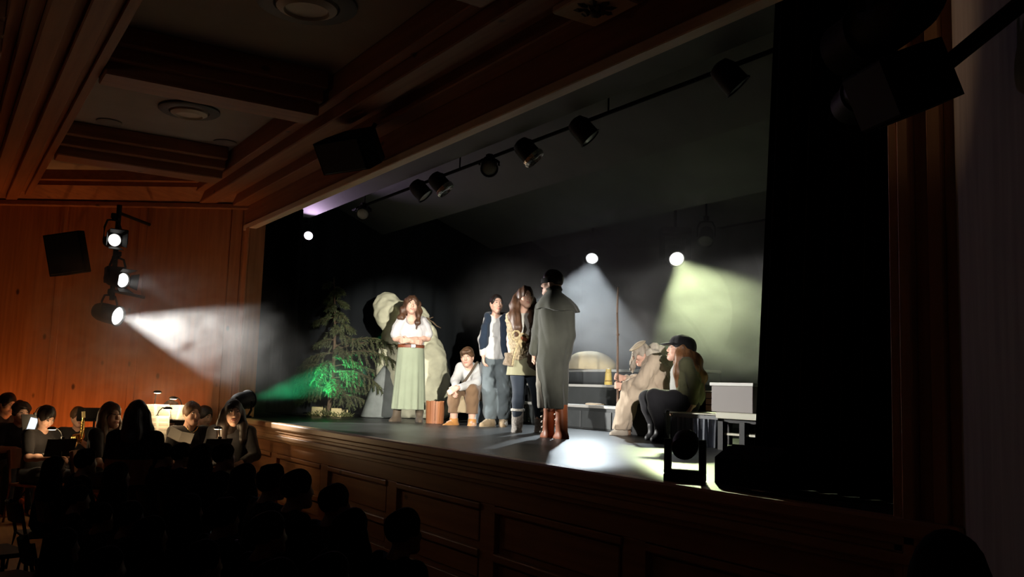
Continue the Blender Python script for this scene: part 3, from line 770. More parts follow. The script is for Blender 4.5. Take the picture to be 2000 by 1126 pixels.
s.noise(.020, 8, 11, 3).noise(.012, 20, 12, 2).noise(.008, 45, 13, 2).cut((0, 0, 0.003), (0, 0, -1))
s.mesh('rock', M_ROCK, e)
tw = MB()
a0 = Vector(A(818, 606, .1)); 
for (p0, p1) in (((812, 606), (845, 628)), ((845, 628), (861, 640)), ((832, 620), (846, 619))):
    tw.tube([Vector(A(*p0, .02)), Vector(A((p0[0] + p1[0]) / 2, (p0[1] + p1[1]) / 2 + 2, .0)), Vector(A(*p1, .02))], .012, 6, .006)
tw.build('twig', M_BARK, e, True)
# grey rock cone at its left foot
F = world_frame(742, 815)
A = F.at
e = F.empty('grey_rock', 'grey pointed rock between the spruce and the cream boulder', 'rock')
s = Skin((A(700, 800)[0], -.35, -.02), (A(790, 800)[0], .4, A(742, 672)[2]), .018)
top = A(770, 684)
s.loft([(0, A(744, 812)[0], 0, .29, .26), (.18, A(746, 790)[0], 0, .24, .22), (.55, A(752, 740)[0], .02, .15, .15), (top[2] - .1, A(765, 700)[0], .03, .055, .06), (top[2], top[0], .03, .03, .03)], .02, 'u', None, 3.0)
s.noise(.014, 8, 21, 3).cut((0, 0, .003), (0, 0, -1))
s.mesh('rock', M_GROCK, e)

# stump-like wooden tub
F = world_frame(849, 826)
A = F.at
e = F.empty('wooden_tub', 'orange-brown wooden tub of upright staves between the skirt and the seated boy', 'tub')
R0 = (A(868, 800)[0] - A(830, 800)[0]) / 2; hT = A(849, 783)[2]
Mst = wood('stave', (.26, .09, .035), (.42, .17, .07), .5, 'Z', False)
n = 12
for k in range(n):
    t0, t1 = 2 * math.pi * (k + .04) / n, 2 * math.pi * (k + .96) / n
    po = []
    for (rb, rt) in (((R0 * .90), R0), ((R0 * .90 - .02), R0 - .02)):
        for t in (t0, (t0 + t1) / 2, t1):
            po += [(rb * math.cos(t), rb * math.sin(t), 0), (rt * math.cos(t), rt * math.sin(t), hT + .006 * math.sin(k * 2.4))]
    MB().add(po, [(0, 2, 3, 1), (2, 4, 5, 3), (6, 7, 9, 8), (8, 9, 11, 10), (0, 1, 7, 6), (4, 10, 11, 5), (1, 3, 9, 7), (3, 5, 11, 9), (0, 6, 8, 2), (2, 8, 10, 4)]).build('stave', Mst, e)
MB().lathe([(R0 * .88, 0.01), (R0 * .88, .03), (.001, .03)], 16).build('bottom', Mst, e)
MB().lathe([(R0 - .022, hT - .05), (R0 - .03, hT - .03), (.001, hT - .028)], 16).build('lid', mat('tub_lid', (.60, .55, .40), .7), e, True)

# spruce in a wooden foot
F = world_frame(641, 812)
A = F.at
e = F.empty('spruce_tree', 'sparse spruce tree with drooping boughs lit green at the far end of the stage', 'tree')
topp = A(652, 540)
def trunk_at(z):
    f = z / topp[2]; return Vector((A(641, 812)[0] * (1 - f) + topp[0] * f + .05 * math.sin(f * 3.1), .0 + .1 * f, z))
MB().tube([trunk_at(topp[2] * t / 10) for t in range(11)], .036, 8, .008).build('trunk', M_BARK, e, True)
for (dx, dy, sx, sy, sz) in ((-.16, -.02, .16, .09, .13), (.11, -.10, .15, .10, .12), (.02, .12, .17, .09, .11), (.22, .06, .12, .1, .10)):
    MB().box((dx - sx / 2, dy - sy / 2, 0.0), (dx + sx / 2, dy + sy / 2, sz), ch=.006).build('foot_block', mat('pale_wood', (.62, .50, .24), .6), e)
rt = random.Random(5)
def bough(z, az, L, droop, up0):
    """one bough: a drooping stem with side twigs, needles in flat pointed sprays; returns stem and needle builders"""
    st_, nd = MB(), MB()
    p = trunk_at(z); d = Vector((math.cos(az), math.sin(az), up0)); d.normalize(); pts = [p.copy()]; nseg = 8
    for i in range(nseg):
        d.z -= droop / nseg; d.x += rt.uniform(-.06, .06); d.y += rt.uniform(-.06, .06); d.normalize(); p = p + d * (L / nseg); pts.append(p.copy())
    st_.tube(pts, .011, 5, .003)
    def needles(a, b, w, nn):
        ax = (b - a); ln = ax.length; ax.normalize()
        for k in range(nn):
            t = (k + rt.random()) / nn; q = a.lerp(b, t)
            s_ = ax.cross(Vector((rt.uniform(-1, 1), rt.uniform(-1, 1), rt.uniform(-1, 1)))); s_.normalize()
            tip = q + (s_ * .8 + ax * .8 + Vector((0, 0, -.25))).normalized() * w * rt.uniform(.7, 1.2)
            o_ = ax.cross(s_) * .0085
            nd.add([q - o_, q + o_, tip], [(0, 1, 2)])
    for i in range(2, nseg + 1):
        a = pts[i - 1]; b = pts[i]; needles(a, b, .065, 16)
        for sd in (-1, 1):
            if rt.random() < .12: continue
            t = (b - a).normalized(); n_ = t.cross(Vector((0, 0, 1))).normalized() * sd
            l2 = L * .34 * (1.15 - i / (nseg + 1)) + .05
            q0 = b; q1 = q0 + (t * .55 + n_ * .75 + Vector((0, 0, -.35))).normalized() * l2 * .5; q2 = q1 + (t * .35 + n_ * .4 + Vector((0, 0, -1.0 * droop - .1))).normalized() * l2 * .6
            st_.tube([q0, q1, q2], .005, 4, .002); needles(q0, q1, .06, 14); needles(q1, q2, .055, 16)
    return st_, nd
BO = []
for k in range(26):      # full height, longer near the foot
    f = .16 + .80 * k / 25; BO.append((topp[2] * f, k * 2.4 + rt.uniform(-.3, .3), (.62 - .50 * f) * rt.uniform(.8, 1.2), .7, .15))
# the long boughs the photograph shows: to the right towards the boulder, and low to the left
for (z, az, L, dr, up) in ((.95, -.15, 1.05, .75, .55), (.86, -.35, .95, .9, .5), (.72, .1, .85, 1.0, .35), (.62, -.55, .80, 1.1, .4), (.80, .35, .9, .6, .6), (.55, -.1, .7, 1.0, .25), (.50, .2, .62, .9, .3), (1.0, -.5, .8, .8, .6),
                           (.62, 3.0, .62, .9, .35), (.55, 3.4, .60, 1.0, .3), (.46, 2.8, .58, 1.0, .25), (.70, 3.3, .50, .7, .4), (.42, 3.6, .52, 1.0, .2), (.35, 3.1, .48, .9, .2), (.62, 4.2, .5, .9, .3), (.5, 4.8, .5, .9, .3), (.3, 5.5, .45, .8, .2)):
    BO.append((z, az, L, dr, up))
for b_ in BO:
    st_, nd = bough(*b_)
    o = st_.build('branch', M_BARK, e, fix=False)
    o2 = nd.build('needles', M_SPRUCE, o, fix=False); o2['kind'] = 'stuff'
# mossy greens heaped round the foot
moss = MB(); rm = random.Random(3)
for k in range(500):
    a = rm.uniform(0, 6.28); r_ = .34 * rm.random() ** .5; q = Vector((math.cos(a) * r_ + .02, math.sin(a) * r_ * .7, rm.uniform(0.0, .16 * (1 - r_ / .40))))
    u = Vector((rm.uniform(-1, 1), rm.uniform(-1, 1), rm.uniform(.0, 1))).normalized() * .055; v_ = u.cross(Vector((rm.uniform(-1, 1), rm.uniform(-1, 1), 0))).normalized() * .008
    moss.add([q - v_, q + v_, q + u], [(0, 1, 2)])
o = moss.build('foot_greens', mat('moss', (.10, .11, .035), .8, var=.3, scale=12), e, fix=False); o['kind'] = 'stuff'

# --- right-hand side: low covered platform, benches, boxes
F = world_frame(1318, 868)
pl0 = F.b.copy()
xa = at_y(1306, 860, pl0[1])[0]; xb = at_y(1400, 860, pl0[1])[0]
e = empty('low_platform', (xa, pl0[1], STAGE), 0, None, 'low platform with hanging grey skirt under the seated girl in the black cap', 'platform')
hP = 0.31
MB().box((.02, .03, hP - .05), (xb - xa - .02, .8, hP - .012)).build('deck', M_TIER, e)
MB().box((0, 0, hP - .012), (xb - xa, .82, hP), ch=.004).build('deck_board', mat('board_pale', (.62, .60, .48), .6), e)
for lx in (.05, xb - xa - .05):
    for ly in (.06, .76): MB().box((lx - .025, ly - .025, 0), (lx + .025, ly + .025, hP - .05)).build('leg', M_BLACK, e)
rows = []
kk = 60
for z, am in ((0.006, 1), (hP * .5, .8), (hP - .05, .5)):
    rows.append([Vector((.01 + (xb - xa - .02) * i / kk, .012 + .016 * am * math.sin(i * .95) + .006 * math.sin(i * 2.3), z)) for i in range(kk + 1)])
b = MB(); b.sheet(rows); b.sheet([[p + Vector((0, .006, 0)) for p in r] for r in rows]); b.build('skirt', mat('skirt_grey', (.16, .17, .20), .9), e, smooth=80)
# dark bench further right, with shelf
e = empty('dark_bench', (xb + .03, pl0[1] - .05, STAGE), 0, None, 'dark bench with a pale top and lower shelf against the near curtain', 'bench')
xc = at_y(1500, 860, pl0[1])[0] - xb
MB().box((0, 0, .275), (xc, .5, .33), ch=.005).build('top', mat('board_pale', (.62, .60, .48), .6), e)
MB().box((.06, .05, .24), (xc - .03, .45, .275)).build('apron', M_BLACK, e)
MB().box((.05, .04, .13), (xc, .46, .15), ch=.004).build('shelf', mat('board_pale', (.62, .60, .48), .6), e)
for lx in (.04, xc * .5, xc - .03):
    for ly in (.05, .45): MB().box((lx - .03, ly - .03, 0), (lx + .03, ly + .03, .25)).build('leg', M_BLACK, e)
# pale box on the bench
xq0 = at_y(1398, 800, pl0[1] + .1)[0]; xq1 = at_y(1480, 800, pl0[1] + .1)[0]
e = empty('pale_box', (xq0, pl0[1] + .04, STAGE + .33), 0, None, 'grey box with a white top standing on the dark bench', 'box')
MB().box((0, 0, 0), (xq1 - xq0, .38, .235), ch=.006).build('body', mat('box_grey', (.30, .27, .26), .7), e)
MB().box((-.012, -.012, .235), (xq1 - xq0 + .012, .39, .265), ch=.004).build('lid', mat('box_white', (.75, .74, .70), .6), e)
# brown box beside it
xq0 = at_y(1378, 800, pl0[1] + .1)[0]; xq1 = at_y(1395, 800, pl0[1] + .1)[0]
e = empty('brown_crate', (xq0, pl0[1] + .1, STAGE + .33), 0, None, 'small brown wooden crate between the hand and the grey box', 'crate')
for k in range(3): MB().box((0, 0, .004 + k * .058), (xq1 - xq0, .2, .056 + k * .058), ch=.003).build('slat', wood('crate_wood', (.16, .085, .04), (.24, .13, .06), .6, 'X', False), e)
MB().box((-.004, -.004, .178), (xq1 - xq0 + .004, .204, .19)).build('lid', mat('board_pale', (.62, .60, .48), .6), e)
# low block that carries the person in the hooded robe
F = world_frame(1268, 852)
e = F.empty('low_block', 'low dark block under the person in the hooded robe', 'block')
MB().box((-.20, .08, 0), (.22, .50, .36), ch=.01).build('block', M_TIER, e)
MB().box((-.21, .07, .36), (.23, .51, .38), ch=.004).build('cushion', M_BLACK, e)
# block that carries the seated boy
F = world_frame(934, 827)
e = F.empty('low_bench', 'low blue-grey bench under the seated boy', 'bench')
MB().box((-.12, .14, .0), (.30, .55, .38), ch=.008).build('box', mat('bench_bluegrey', (.16, .20, .24), .6), e)
MB().box((-.14, .12, .38), (.32, .57, .405), ch=.004).build('top', M_TIER, e)

# stage edge: standing moving head lamp and wedge monitor, marking tape
pm = at_z(1322, 940, STAGE)
s_ = .16
moving_head('black moving head lamp standing on the stage edge seen from behind', (pm[0], pm[1] + .06, STAGE + 1.262 * s_), (pm[0] - 2.2, pm[1] + 3.0, STAGE + 1.7), s_, M_LENS_OFF, None, hung=False)
pw_ = at_z(1432, 948, STAGE)
e = empty('wedge_monitor', (pw_[0], pw_[1] + .04, STAGE), math.radians(6), None, 'black wedge monitor speaker on the stage edge by the near curtain', 'speaker')
MB().prism([(0, 0), (.26, 0), (.26, .12), (.12, .20), (0, .14)], 0, -.16, .22).build('cabinet', M_MATTE, e)
MB().add([(-.14, .255, .125), (.20, .255, .125), (.20, .125, .20), (-.14, .125, .20), (-.14, .26, .135), (.20, .26, .135), (.20, .13, .21), (-.14, .13, .21)], [(0, 1, 2, 3), (7, 6, 5, 4), (0, 4, 5, 1), (1, 5, 6, 2), (2, 6, 7, 3), (3, 7, 4, 0)]).build('grille', mat('grille', (.01, .01, .011), .7), e)
pt = at_z(1481, 959, STAGE)
o = MB().box((-.035, -.012, 0), (.035, .012, .003)).build('marking_tape', mat('tape_white', (.8, .8, .76), .6)); o.location = (pt[0], pt[1], STAGE + .002); tag(o, 'short white marking tape on the stage edge below the near curtain', 'tape')

# ================================================================== PEOPLE
def vv(*p): return np.array(p, dtype=float)
def nrm(v): v = np.array(v, float); return v / np.linalg.norm(v)
M_SKIN = mat('skin_fair', (0.66, 0.40, 0.30), 0.55, var=.05, scale=12)
M_EYEW = mat('eye_white', (0.75, 0.72, 0.68), 0.3)
M_IRIS = mat('iris_dark', (0.05, 0.035, 0.025), 0.25)
M_LIPS = mat('lips', (0.52, 0.20, 0.17), 0.5)
M_HBROWN = mat('hair_brown', (0.075, 0.035, 0.018), 0.5, var=.45, scale=30, stretch=(1, 1, .12), bump=.5)
M_HDARK = mat('hair_dark', (0.018, 0.012, 0.010), 0.45, var=.4, scale=30, stretch=(1, 1, .12), bump=.5)
M_HMID = mat('hair_midbrown', (0.10, 0.052, 0.026), 0.55, var=.4, scale=30, stretch=(1, 1, .15), bump=.5)
M_HRED = mat('hair_auburn', (0.17, 0.075, 0.03), 0.5, var=.5, scale=30, stretch=(1, 1, .1), bump=.5)
M_HGREY = mat('hair_ashen', (0.36, 0.31, 0.25), 0.6, var=.4, scale=30, stretch=(1, 1, .12), bump=.5)
def cloth(name, col, var=.10, rough=.88, scale=5, bump=.25, stretch=(1, 1, 1)):
    return mat(name, col, rough, var=var, scale=scale, bump=bump, stretch=stretch, sheen=.15, spec=.2)

def axes(f, up=(0, 0, 1)):
    f = nrm(f); r = nrm(np.cross(f, up)); u = np.cross(r, f); return r, f, u
def head(s, c, f, up=(0, 0, 1), g=1.0, neck=None, nr=.052):
    c = np.array(c, float); r, f, u = axes(f, up); R = [r, f, u]
    s.ell(c + (u * .018 - f * .012) * g, vv(.074, .094, .100) * g, .02, 'u', R)
    s.cone(c + (f * .022 - u * .045) * g, c + (f * .060 - u * .098) * g, .060 * g, .030 * g, .03)
    for q in (-1, 1):
        s.cone(c + (f * .005 - u * .05 + r * .045 * q) * g, c + (f * .055 - u * .095 + r * .016 * q) * g, .028 * g, .022 * g, .03)
        s.ell(c + (f * .052 - u * .030 + r * .036 * q) * g, vv(.028, .030, .028) * g, .02, 'u', R)
        s.ell(c + (f * .100 + u * .010 + r * .033 * q) * g, vv(.019, .014, .011) * g, .014, 's', R)
        s.ell(c + (-f * .008 - u * .008 + r * .077 * q) * g, vv(.010, .024, .034) * g, .008, 'u', R)
    s.cone(c + (f * .082 + u * .012) * g, c + (f * .099 - u * .030) * g, .008 * g, .0125 * g, .014)
    s.cone(c + (f * .090 - u * .035 + r * .008) * g, c + (f * .090 - u * .035 - r * .008) * g, .0095 * g, .0095 * g, .010)
    s.cone(c + (f * .082 - u * .066 + r * .015) * g, c + (f * .082 - u * .066 - r * .015) * g, .011 * g, .011 * g, .012)
    s.ell(c + (f * .076 - u * .100) * g, vv(.024, .020, .018) * g, .015, 'u', R)
    if neck is not None: s.cone(c + (-u * .062 - f * .018) * g, neck, nr * g, nr * g * 1.08, .03)
def face(e, c, f, up=(0, 0, 1), g=1.0, brow=None, closed=False, lips=M_LIPS, tilt=0.0):
    """eyes, brows and lips as small parts on the head"""
    c = np.array(c, float); r, f, u = axes(f, up); brow = brow or M_HDARK
    for q in (-1, 1):
        p = c + (f * .0835 + u * .010 + r * .032 * q) * g
        Q = Matrix(((r[0], u[0], f[0], p[0]), (r[1], u[1], f[1], p[1]), (r[2], u[2], f[2], p[2]), (0, 0, 0, 1)))
        ey = MB().lathe([(.001, .0115 * g), (.006 * g, .0105 * g), (.0105 * g, .005 * g), (.012 * g, 0), (.010 * g, -.006 * g), (.001, -.011 * g)], 12, Q @ Matrix.Diagonal((1.0, .62, 1, 1))).build('eye', M_SKIN if closed else M_EYEW, e, True)
        if not closed:
            MB().lathe([(.001, .0125 * g), (.0035 * g, .0122 * g), (.0058 * g, .0108 * g), (.0058 * g, .006 * g)], 10, Q).build('iris', M_IRIS, ey, True)
        # upper lid line
        MB().tube([p + (r * -.0125 + f * .006 + u * .002) * g, p + (u * .0065 + f * .0105) * g, p + (r * .0125 + f * .005 + u * .002) * g], .0019 * g, 5).build('eyelid', brow, ey, True)
        b = c + (u * .032 + r * .033 * q) * g
        MB().tube([b + (f * .094 - r * q * .017 + u * (-.002 + tilt)) * g, b + (f * .0925 + u * .004) * g, b + (f * .078 + r * q * .020 - u * .002) * g], .0030 * g, 6, .0020 * g).build('eyebrow', brow, e, True)
    m = c + (-u * .066) * g
    MB().tube([m + (r * -.023 + f * .084) * g, m + (r * -.012 + f * .0925 + u * .003) * g, m + (f * .0945 + u * .002) * g, m + (r * .012 + f * .0925 + u * .003) * g, m + (r * .023 + f * .084) * g], .0048 * g, 6).tube(
        [m + (r * -.018 + f * .085 - u * .008) * g, m + (f * .0935 - u * .011) * g, m + (r * .018 + f * .085 - u * .008) * g], .0052 * g, 6).build('mouth', lips, e, True)
def hand(s, w, d, n, th=1, curl=.5, g=1.0, spread=.0):
    """palm, four fingers of unequal length bent at two knuckles, thumb from the side of the palm"""
    w = np.array(w, float); d = nrm(d); n = nrm(np.array(n, float) - d * np.dot(n, d)); t = np.cross(d, n) * th
    for o in (-.026, -.009, .009, .026): s.cone(w + d * .012 * g + t * o * .6 * g, w + d * .085 * g + t * o * g, .015 * g, .0125 * g, .012)
    for o, L in ((.030, .070), (.010, .079), (-.010, .074), (-.029, .058)):
        b = w + (d * .086 + t * o) * g; c1, c2, c3 = curl * .8, curl * 1.9, curl * 2.8
        p1 = b + (d * math.cos(c1) + n * math.sin(c1) + t * o * spread * 8) * L * .44 * g
        p2 = p1 + (d * math.cos(c2) + n * math.sin(c2)) * L * .32 * g; p3 = p2 + (d * math.cos(c3) + n * math.sin(c3)) * L * .24 * g
        s.chain([b, p1, p2, p3], [.0098 * g, .0092 * g, .0085 * g, .0075 * g], .004)
    a = w + (d * .030 + t * .026) * g; b = a + (t * .026 + d * .028 + n * .012) * g; c = b + (d * .030 + t * .004 + n * .016 * (1 + curl)) * g
    s.chain([a, b, c], [.014 * g, .0108 * g, .0085 * g], .008)
def torso(s, hl, hr, sl, sr, nk, rp=.105, rw=.10, rc=.115, rs=.055):
    hl, hr, sl, sr, nk = [np.array(q, float) for q in (hl, hr, sl, sr, nk)]
    P = (hl + hr) / 2; C = (sl + sr) / 2; C = C + (P - C) * .22; Wm = P + (C - P) * .42
    s.cone(hl + (hr - hl) * .2, hl + (hr - hl) * .8, rp, rp, .04)
    a = (sr - sl) * .17
    for q in (-1, 1): s.chain([P + a * q * .9, Wm + a * q * .7, C + a * q], [rp * .95, rw, rc], .05)
    s.cone(sl, sr, rs, rs, .04); s.cone((sl + sr) / 2, nk, rs, .05, .04)
def limb(s, a, b, c, ra, rb, rc, k=.02):
    """two tapered bones meeting at a joint, with a little muscle above each"""
    a, b, c = [np.array(q, float) for q in (a, b, c)]
    s.chain([a, a + (b - a) * .4, b], [ra, ra * 1.0, rb], k); s.chain([b, b + (c - b) * .32, c], [rb, rb * 1.05, rc], k)
def foot(s, an, toe, r=.030, g=1.0):
    an = np.array(an, float); toe = np.array(toe, float); d = toe - an; d[2] = 0; d = nrm(d)
    t2 = an + (toe - an) * .62 + vv(0, 0, .012)
    s.chain([an - d * .015 - vv(0, 0, .03), an + (t2 - an) * .5, t2], [r * .85, r * .72, r * .5], .02)
def shoe(e, name, m, an, toe, top, r=.05, sole=None, rtop=.052, shaft=None, seed=0, h=.008, laces=None, heel=0.0):
    """one shoe or boot built round ankle and toe; top = height of the shaft above the sole"""
    an = np.array(an, float); toe = np.array(toe, float); d = toe - an; d[2] = 0; L = np.linalg.norm(d); d = d / L; z0 = min(an[2] - .085, toe[2] - r * .8); g0 = vv(an[0], an[1], z0)
    hi = vv(*an); hi[2] = z0 + top
    if shaft is not None: hi = np.array(shaft, float)
    pts = [g0 - d * .05, g0 + d * (L + .05), hi]; lo = np.min(pts, 0) - .09; up = np.max(pts, 0) + .08
    s = Skin(lo, up, h)
    z = vv(0, 0, 1)
    s.chain([g0 - d * .035 + z * r * .95, g0 + d * L * .45 + z * r * .95, g0 + d * L * .9 + z * r * .72], [r * .95, r * .95, r * .74], .03)
    s.cone(g0 - d * .012 + z * r, hi, r * .98, rtop, .035)
    s.cone(g0 + d * L * .34 + z * r * 1.15, g0 + (hi - g0) * .55 + d * .01, r * .74, rtop * .8, .03)
    if seed: s.noise(.004, 30, seed)
    s.cut((0, 0, z0 + .012), (0, 0, -1)); s.cut(hi, hi - g0 + z * .02)
    b = s.mesh(name, m, e)
    if sole is not None:
        s = Skin(lo - .02, vv(up[0] + .02, up[1] + .02, z0 + .05), h * .8)
        s.chain([g0 - d * .035 + z * .02, g0 + d * L * .5 + z * .02, g0 + d * L * .92 + z * .02], [r * 1.05, r * 1.0, r * .86], .02).cut((0, 0, z0 + .022), (0, 0, 1)).cut((0, 0, z0), (0, 0, -1))
        s.mesh('sole', sole, b)
    if laces is not None:
        side = np.cross(d, z)
        for k in range(4):
            t = k / 3; c = (g0 + d * L * .55 + z * r * 1.75) * (1 - t) + (g0 + d * .035 + z * r * 2.35) * t
            MB().tube([c - side * .034 - z * .008, c + d * .010 + z * .006, c + side * .034 - z * .008], .005, 5).build('lace', laces, b, True)
    return b
def person(F, label, group=None): return F.empty('person', label, 'person', group)
def box_of(A, x0, x1, y0, y1, d0, d1):
    """figure box from photograph pixel limits"""
    p = A(x0, y1, 0); q = A(x1, y0, 0); return (min(p[0], A(x0, y0, 0)[0]) - .05, d0, min(p[2], -.01)), (max(q[0], A(x1, y1)[0]) + .05, d1, q[2] + .05)

# ---------------------------------------------------------------- woman with folded arms
def woman():
    F = world_frame(795, 823); A = F.at
    e = person(F, 'woman with long wavy brown hair, white blouse and pale green skirt, arms folded')
    lo, hi = box_of(A, 755, 850, 572, 826, -.40, .30)
    hc = vv(*A(804.5, 596, -.03)); hf = nrm((.10, -1, .16)); up = (.06, .12, 1)
    s = Skin(lo, hi, .007)
    hl, hr = A(789, 692), A(811, 692); sl, sr = A(784, 627, .02), A(825, 627, .02); nk = A(804, 621, .02)
    torso(s, hl, hr, sl, sr, nk, .10, .085, .10, .045)
    head(s, hc, hf, up, 1.02, nk, .05)
    limb(s, A(790, 698), A(787, 752, -.0), A(776, 805), .075, .058, .042); limb(s, A(811, 698), A(816, 752, -.0), A(819, 806), .075, .058, .042)
    foot(s, A(776, 812), A(764, 821, -.06)); foot(s, A(819, 812), A(821, 823, -.16))
    limb(s, sl, A(773, 660, -.01), A(806, 667, -.19), .05, .042, .031); limb(s, sr, A(835, 660, -.01), A(800, 663, -.20), .05, .042, .031)
    hand(s, A(806, 667, -.19), nrm((1, .25, -.02)), (.1, .9, 0), 1, .35); hand(s, A(800, 664, -.21), nrm((-1, .2, -.12)), (0, .9, .1), -1, .35)
    s.mesh('body', M_SKIN, e)
    face(e, hc, hf, up, 1.02, M_HBROWN, tilt=.004)
    # blouse with short puffed sleeves, gathered above the belt
    s = Skin(lo, hi, .009)
    for a_, b_ in ((sl, A(773, 652, -.01)), (sr, A(836, 652, -.01))): s.chain([a_, (vv(*a_) + vv(*b_)) / 2, b_], [.062, .075, .072], .03)
    torso(s, A(793, 680), A(813, 680), sl, sr, A(804, 628, .02), .115, .125, .135, .062)
    s.ell(A(803, 648, -.05), (.17, .12, .10), .05)
    s.folds(.010, 34, 4).noise(.004, 22, 5).cut(A(804, 673), (0, 0, -1)); s.cone(vv(*A(804, 622, -.10)), vv(*A(804, 612, -.0)), .078, .07, .012, 's')
    s.mesh('blouse', cloth('blouse_white', (.56, .54, .54)), e)
    # skirt, pleated
    s = Skin(lo, hi, .009); w0, w1 = A(803, 674), A(797, 799)
    s.loft([(w1[2], w1[0], 0, .222, .19), (A(803, 740)[2], A(800, 740)[0], 0, .20, .175), (A(803, 700)[2], A(802, 700)[0], 0, .185, .155), (w0[2], w0[0], 0, .172, .135)], .01, 'u', (11, .045, .6, w1[2], w0[2] + .05))
    s.mesh('skirt', cloth('skirt_sage', (.30, .34, .24), .06), e)
    zb = A(803, 676)[2]
    MB().lathe([(.168, -.024), (.178, -.02), (.180, .02), (.168, .024)], 36, Matrix.Translation((w0[0], 0, zb)) @ Matrix.Diagonal((1.0, .80, 1, 1))).build('belt', mat('belt_leather', (.20, .055, .022), .45), e, True)
    MB().box((-.032, -.012, -.024), (.032, .006, .024), Matrix.Translation(Vector((A(807, 678)[0], -.150, zb))), ch=.006).build('buckle', mat('buckle', (.65, .6, .5), .3, metal=1), e)
    # hair: cap with long waves, one plait to the front
    s = Skin((hc[0] - .24, -.28, hc[2] - .40), (hc[0] + .24, .30, hc[2] + .17), .009)
    s.ell(hc + vv(0, .025, .03), (.102, .118, .118), .02).chain([hc + vv(-.075, .03, .03), hc + vv(-.105, .03, -.07), hc + vv(-.125, .0, -.16), hc + vv(-.10, .04, -.22)], [.04, .05, .05, .03], .03)
    s.chain([hc + vv(.075, .03, .03), hc + vv(.10, .0, -.06), hc + vv(.095, -.06, -.15), hc + vv(.085, -.11, -.24), hc + vv(.075, -.13, -.31)], [.04, .042, .036, .03, .015], .02)
    s.ell(hc + vv(0, .09, -.10), (.10, .05, .16), .04)
    r_, f_, u_ = axes(hf, up)
    s.ell(hc + f_ * .105 - u_ * .035, (.064, .08, .102), .02, 's', [r_, f_, u_]).cone(hc + f_ * .12 - u_ * .12, hc + f_ * .12 - u_ * .3, .05, .05, .02, 's')
    s.ripple(lambda X, Y, Z: .007 * np.sin(46 * Z + 9 * X) + .004 * np.sin(85 * X + 20 * Z))
    s.mesh('hair', M_HBROWN, e)
    for an, toe in ((A(775, 812), A(763, 821, -.10)), (A(819, 813), A(821, 822, -.16))): shoe(e, 'boot', cloth('boot_brown', (.10, .075, .05), rough=.6), an, toe, .28, .046, None, .058)
woman()

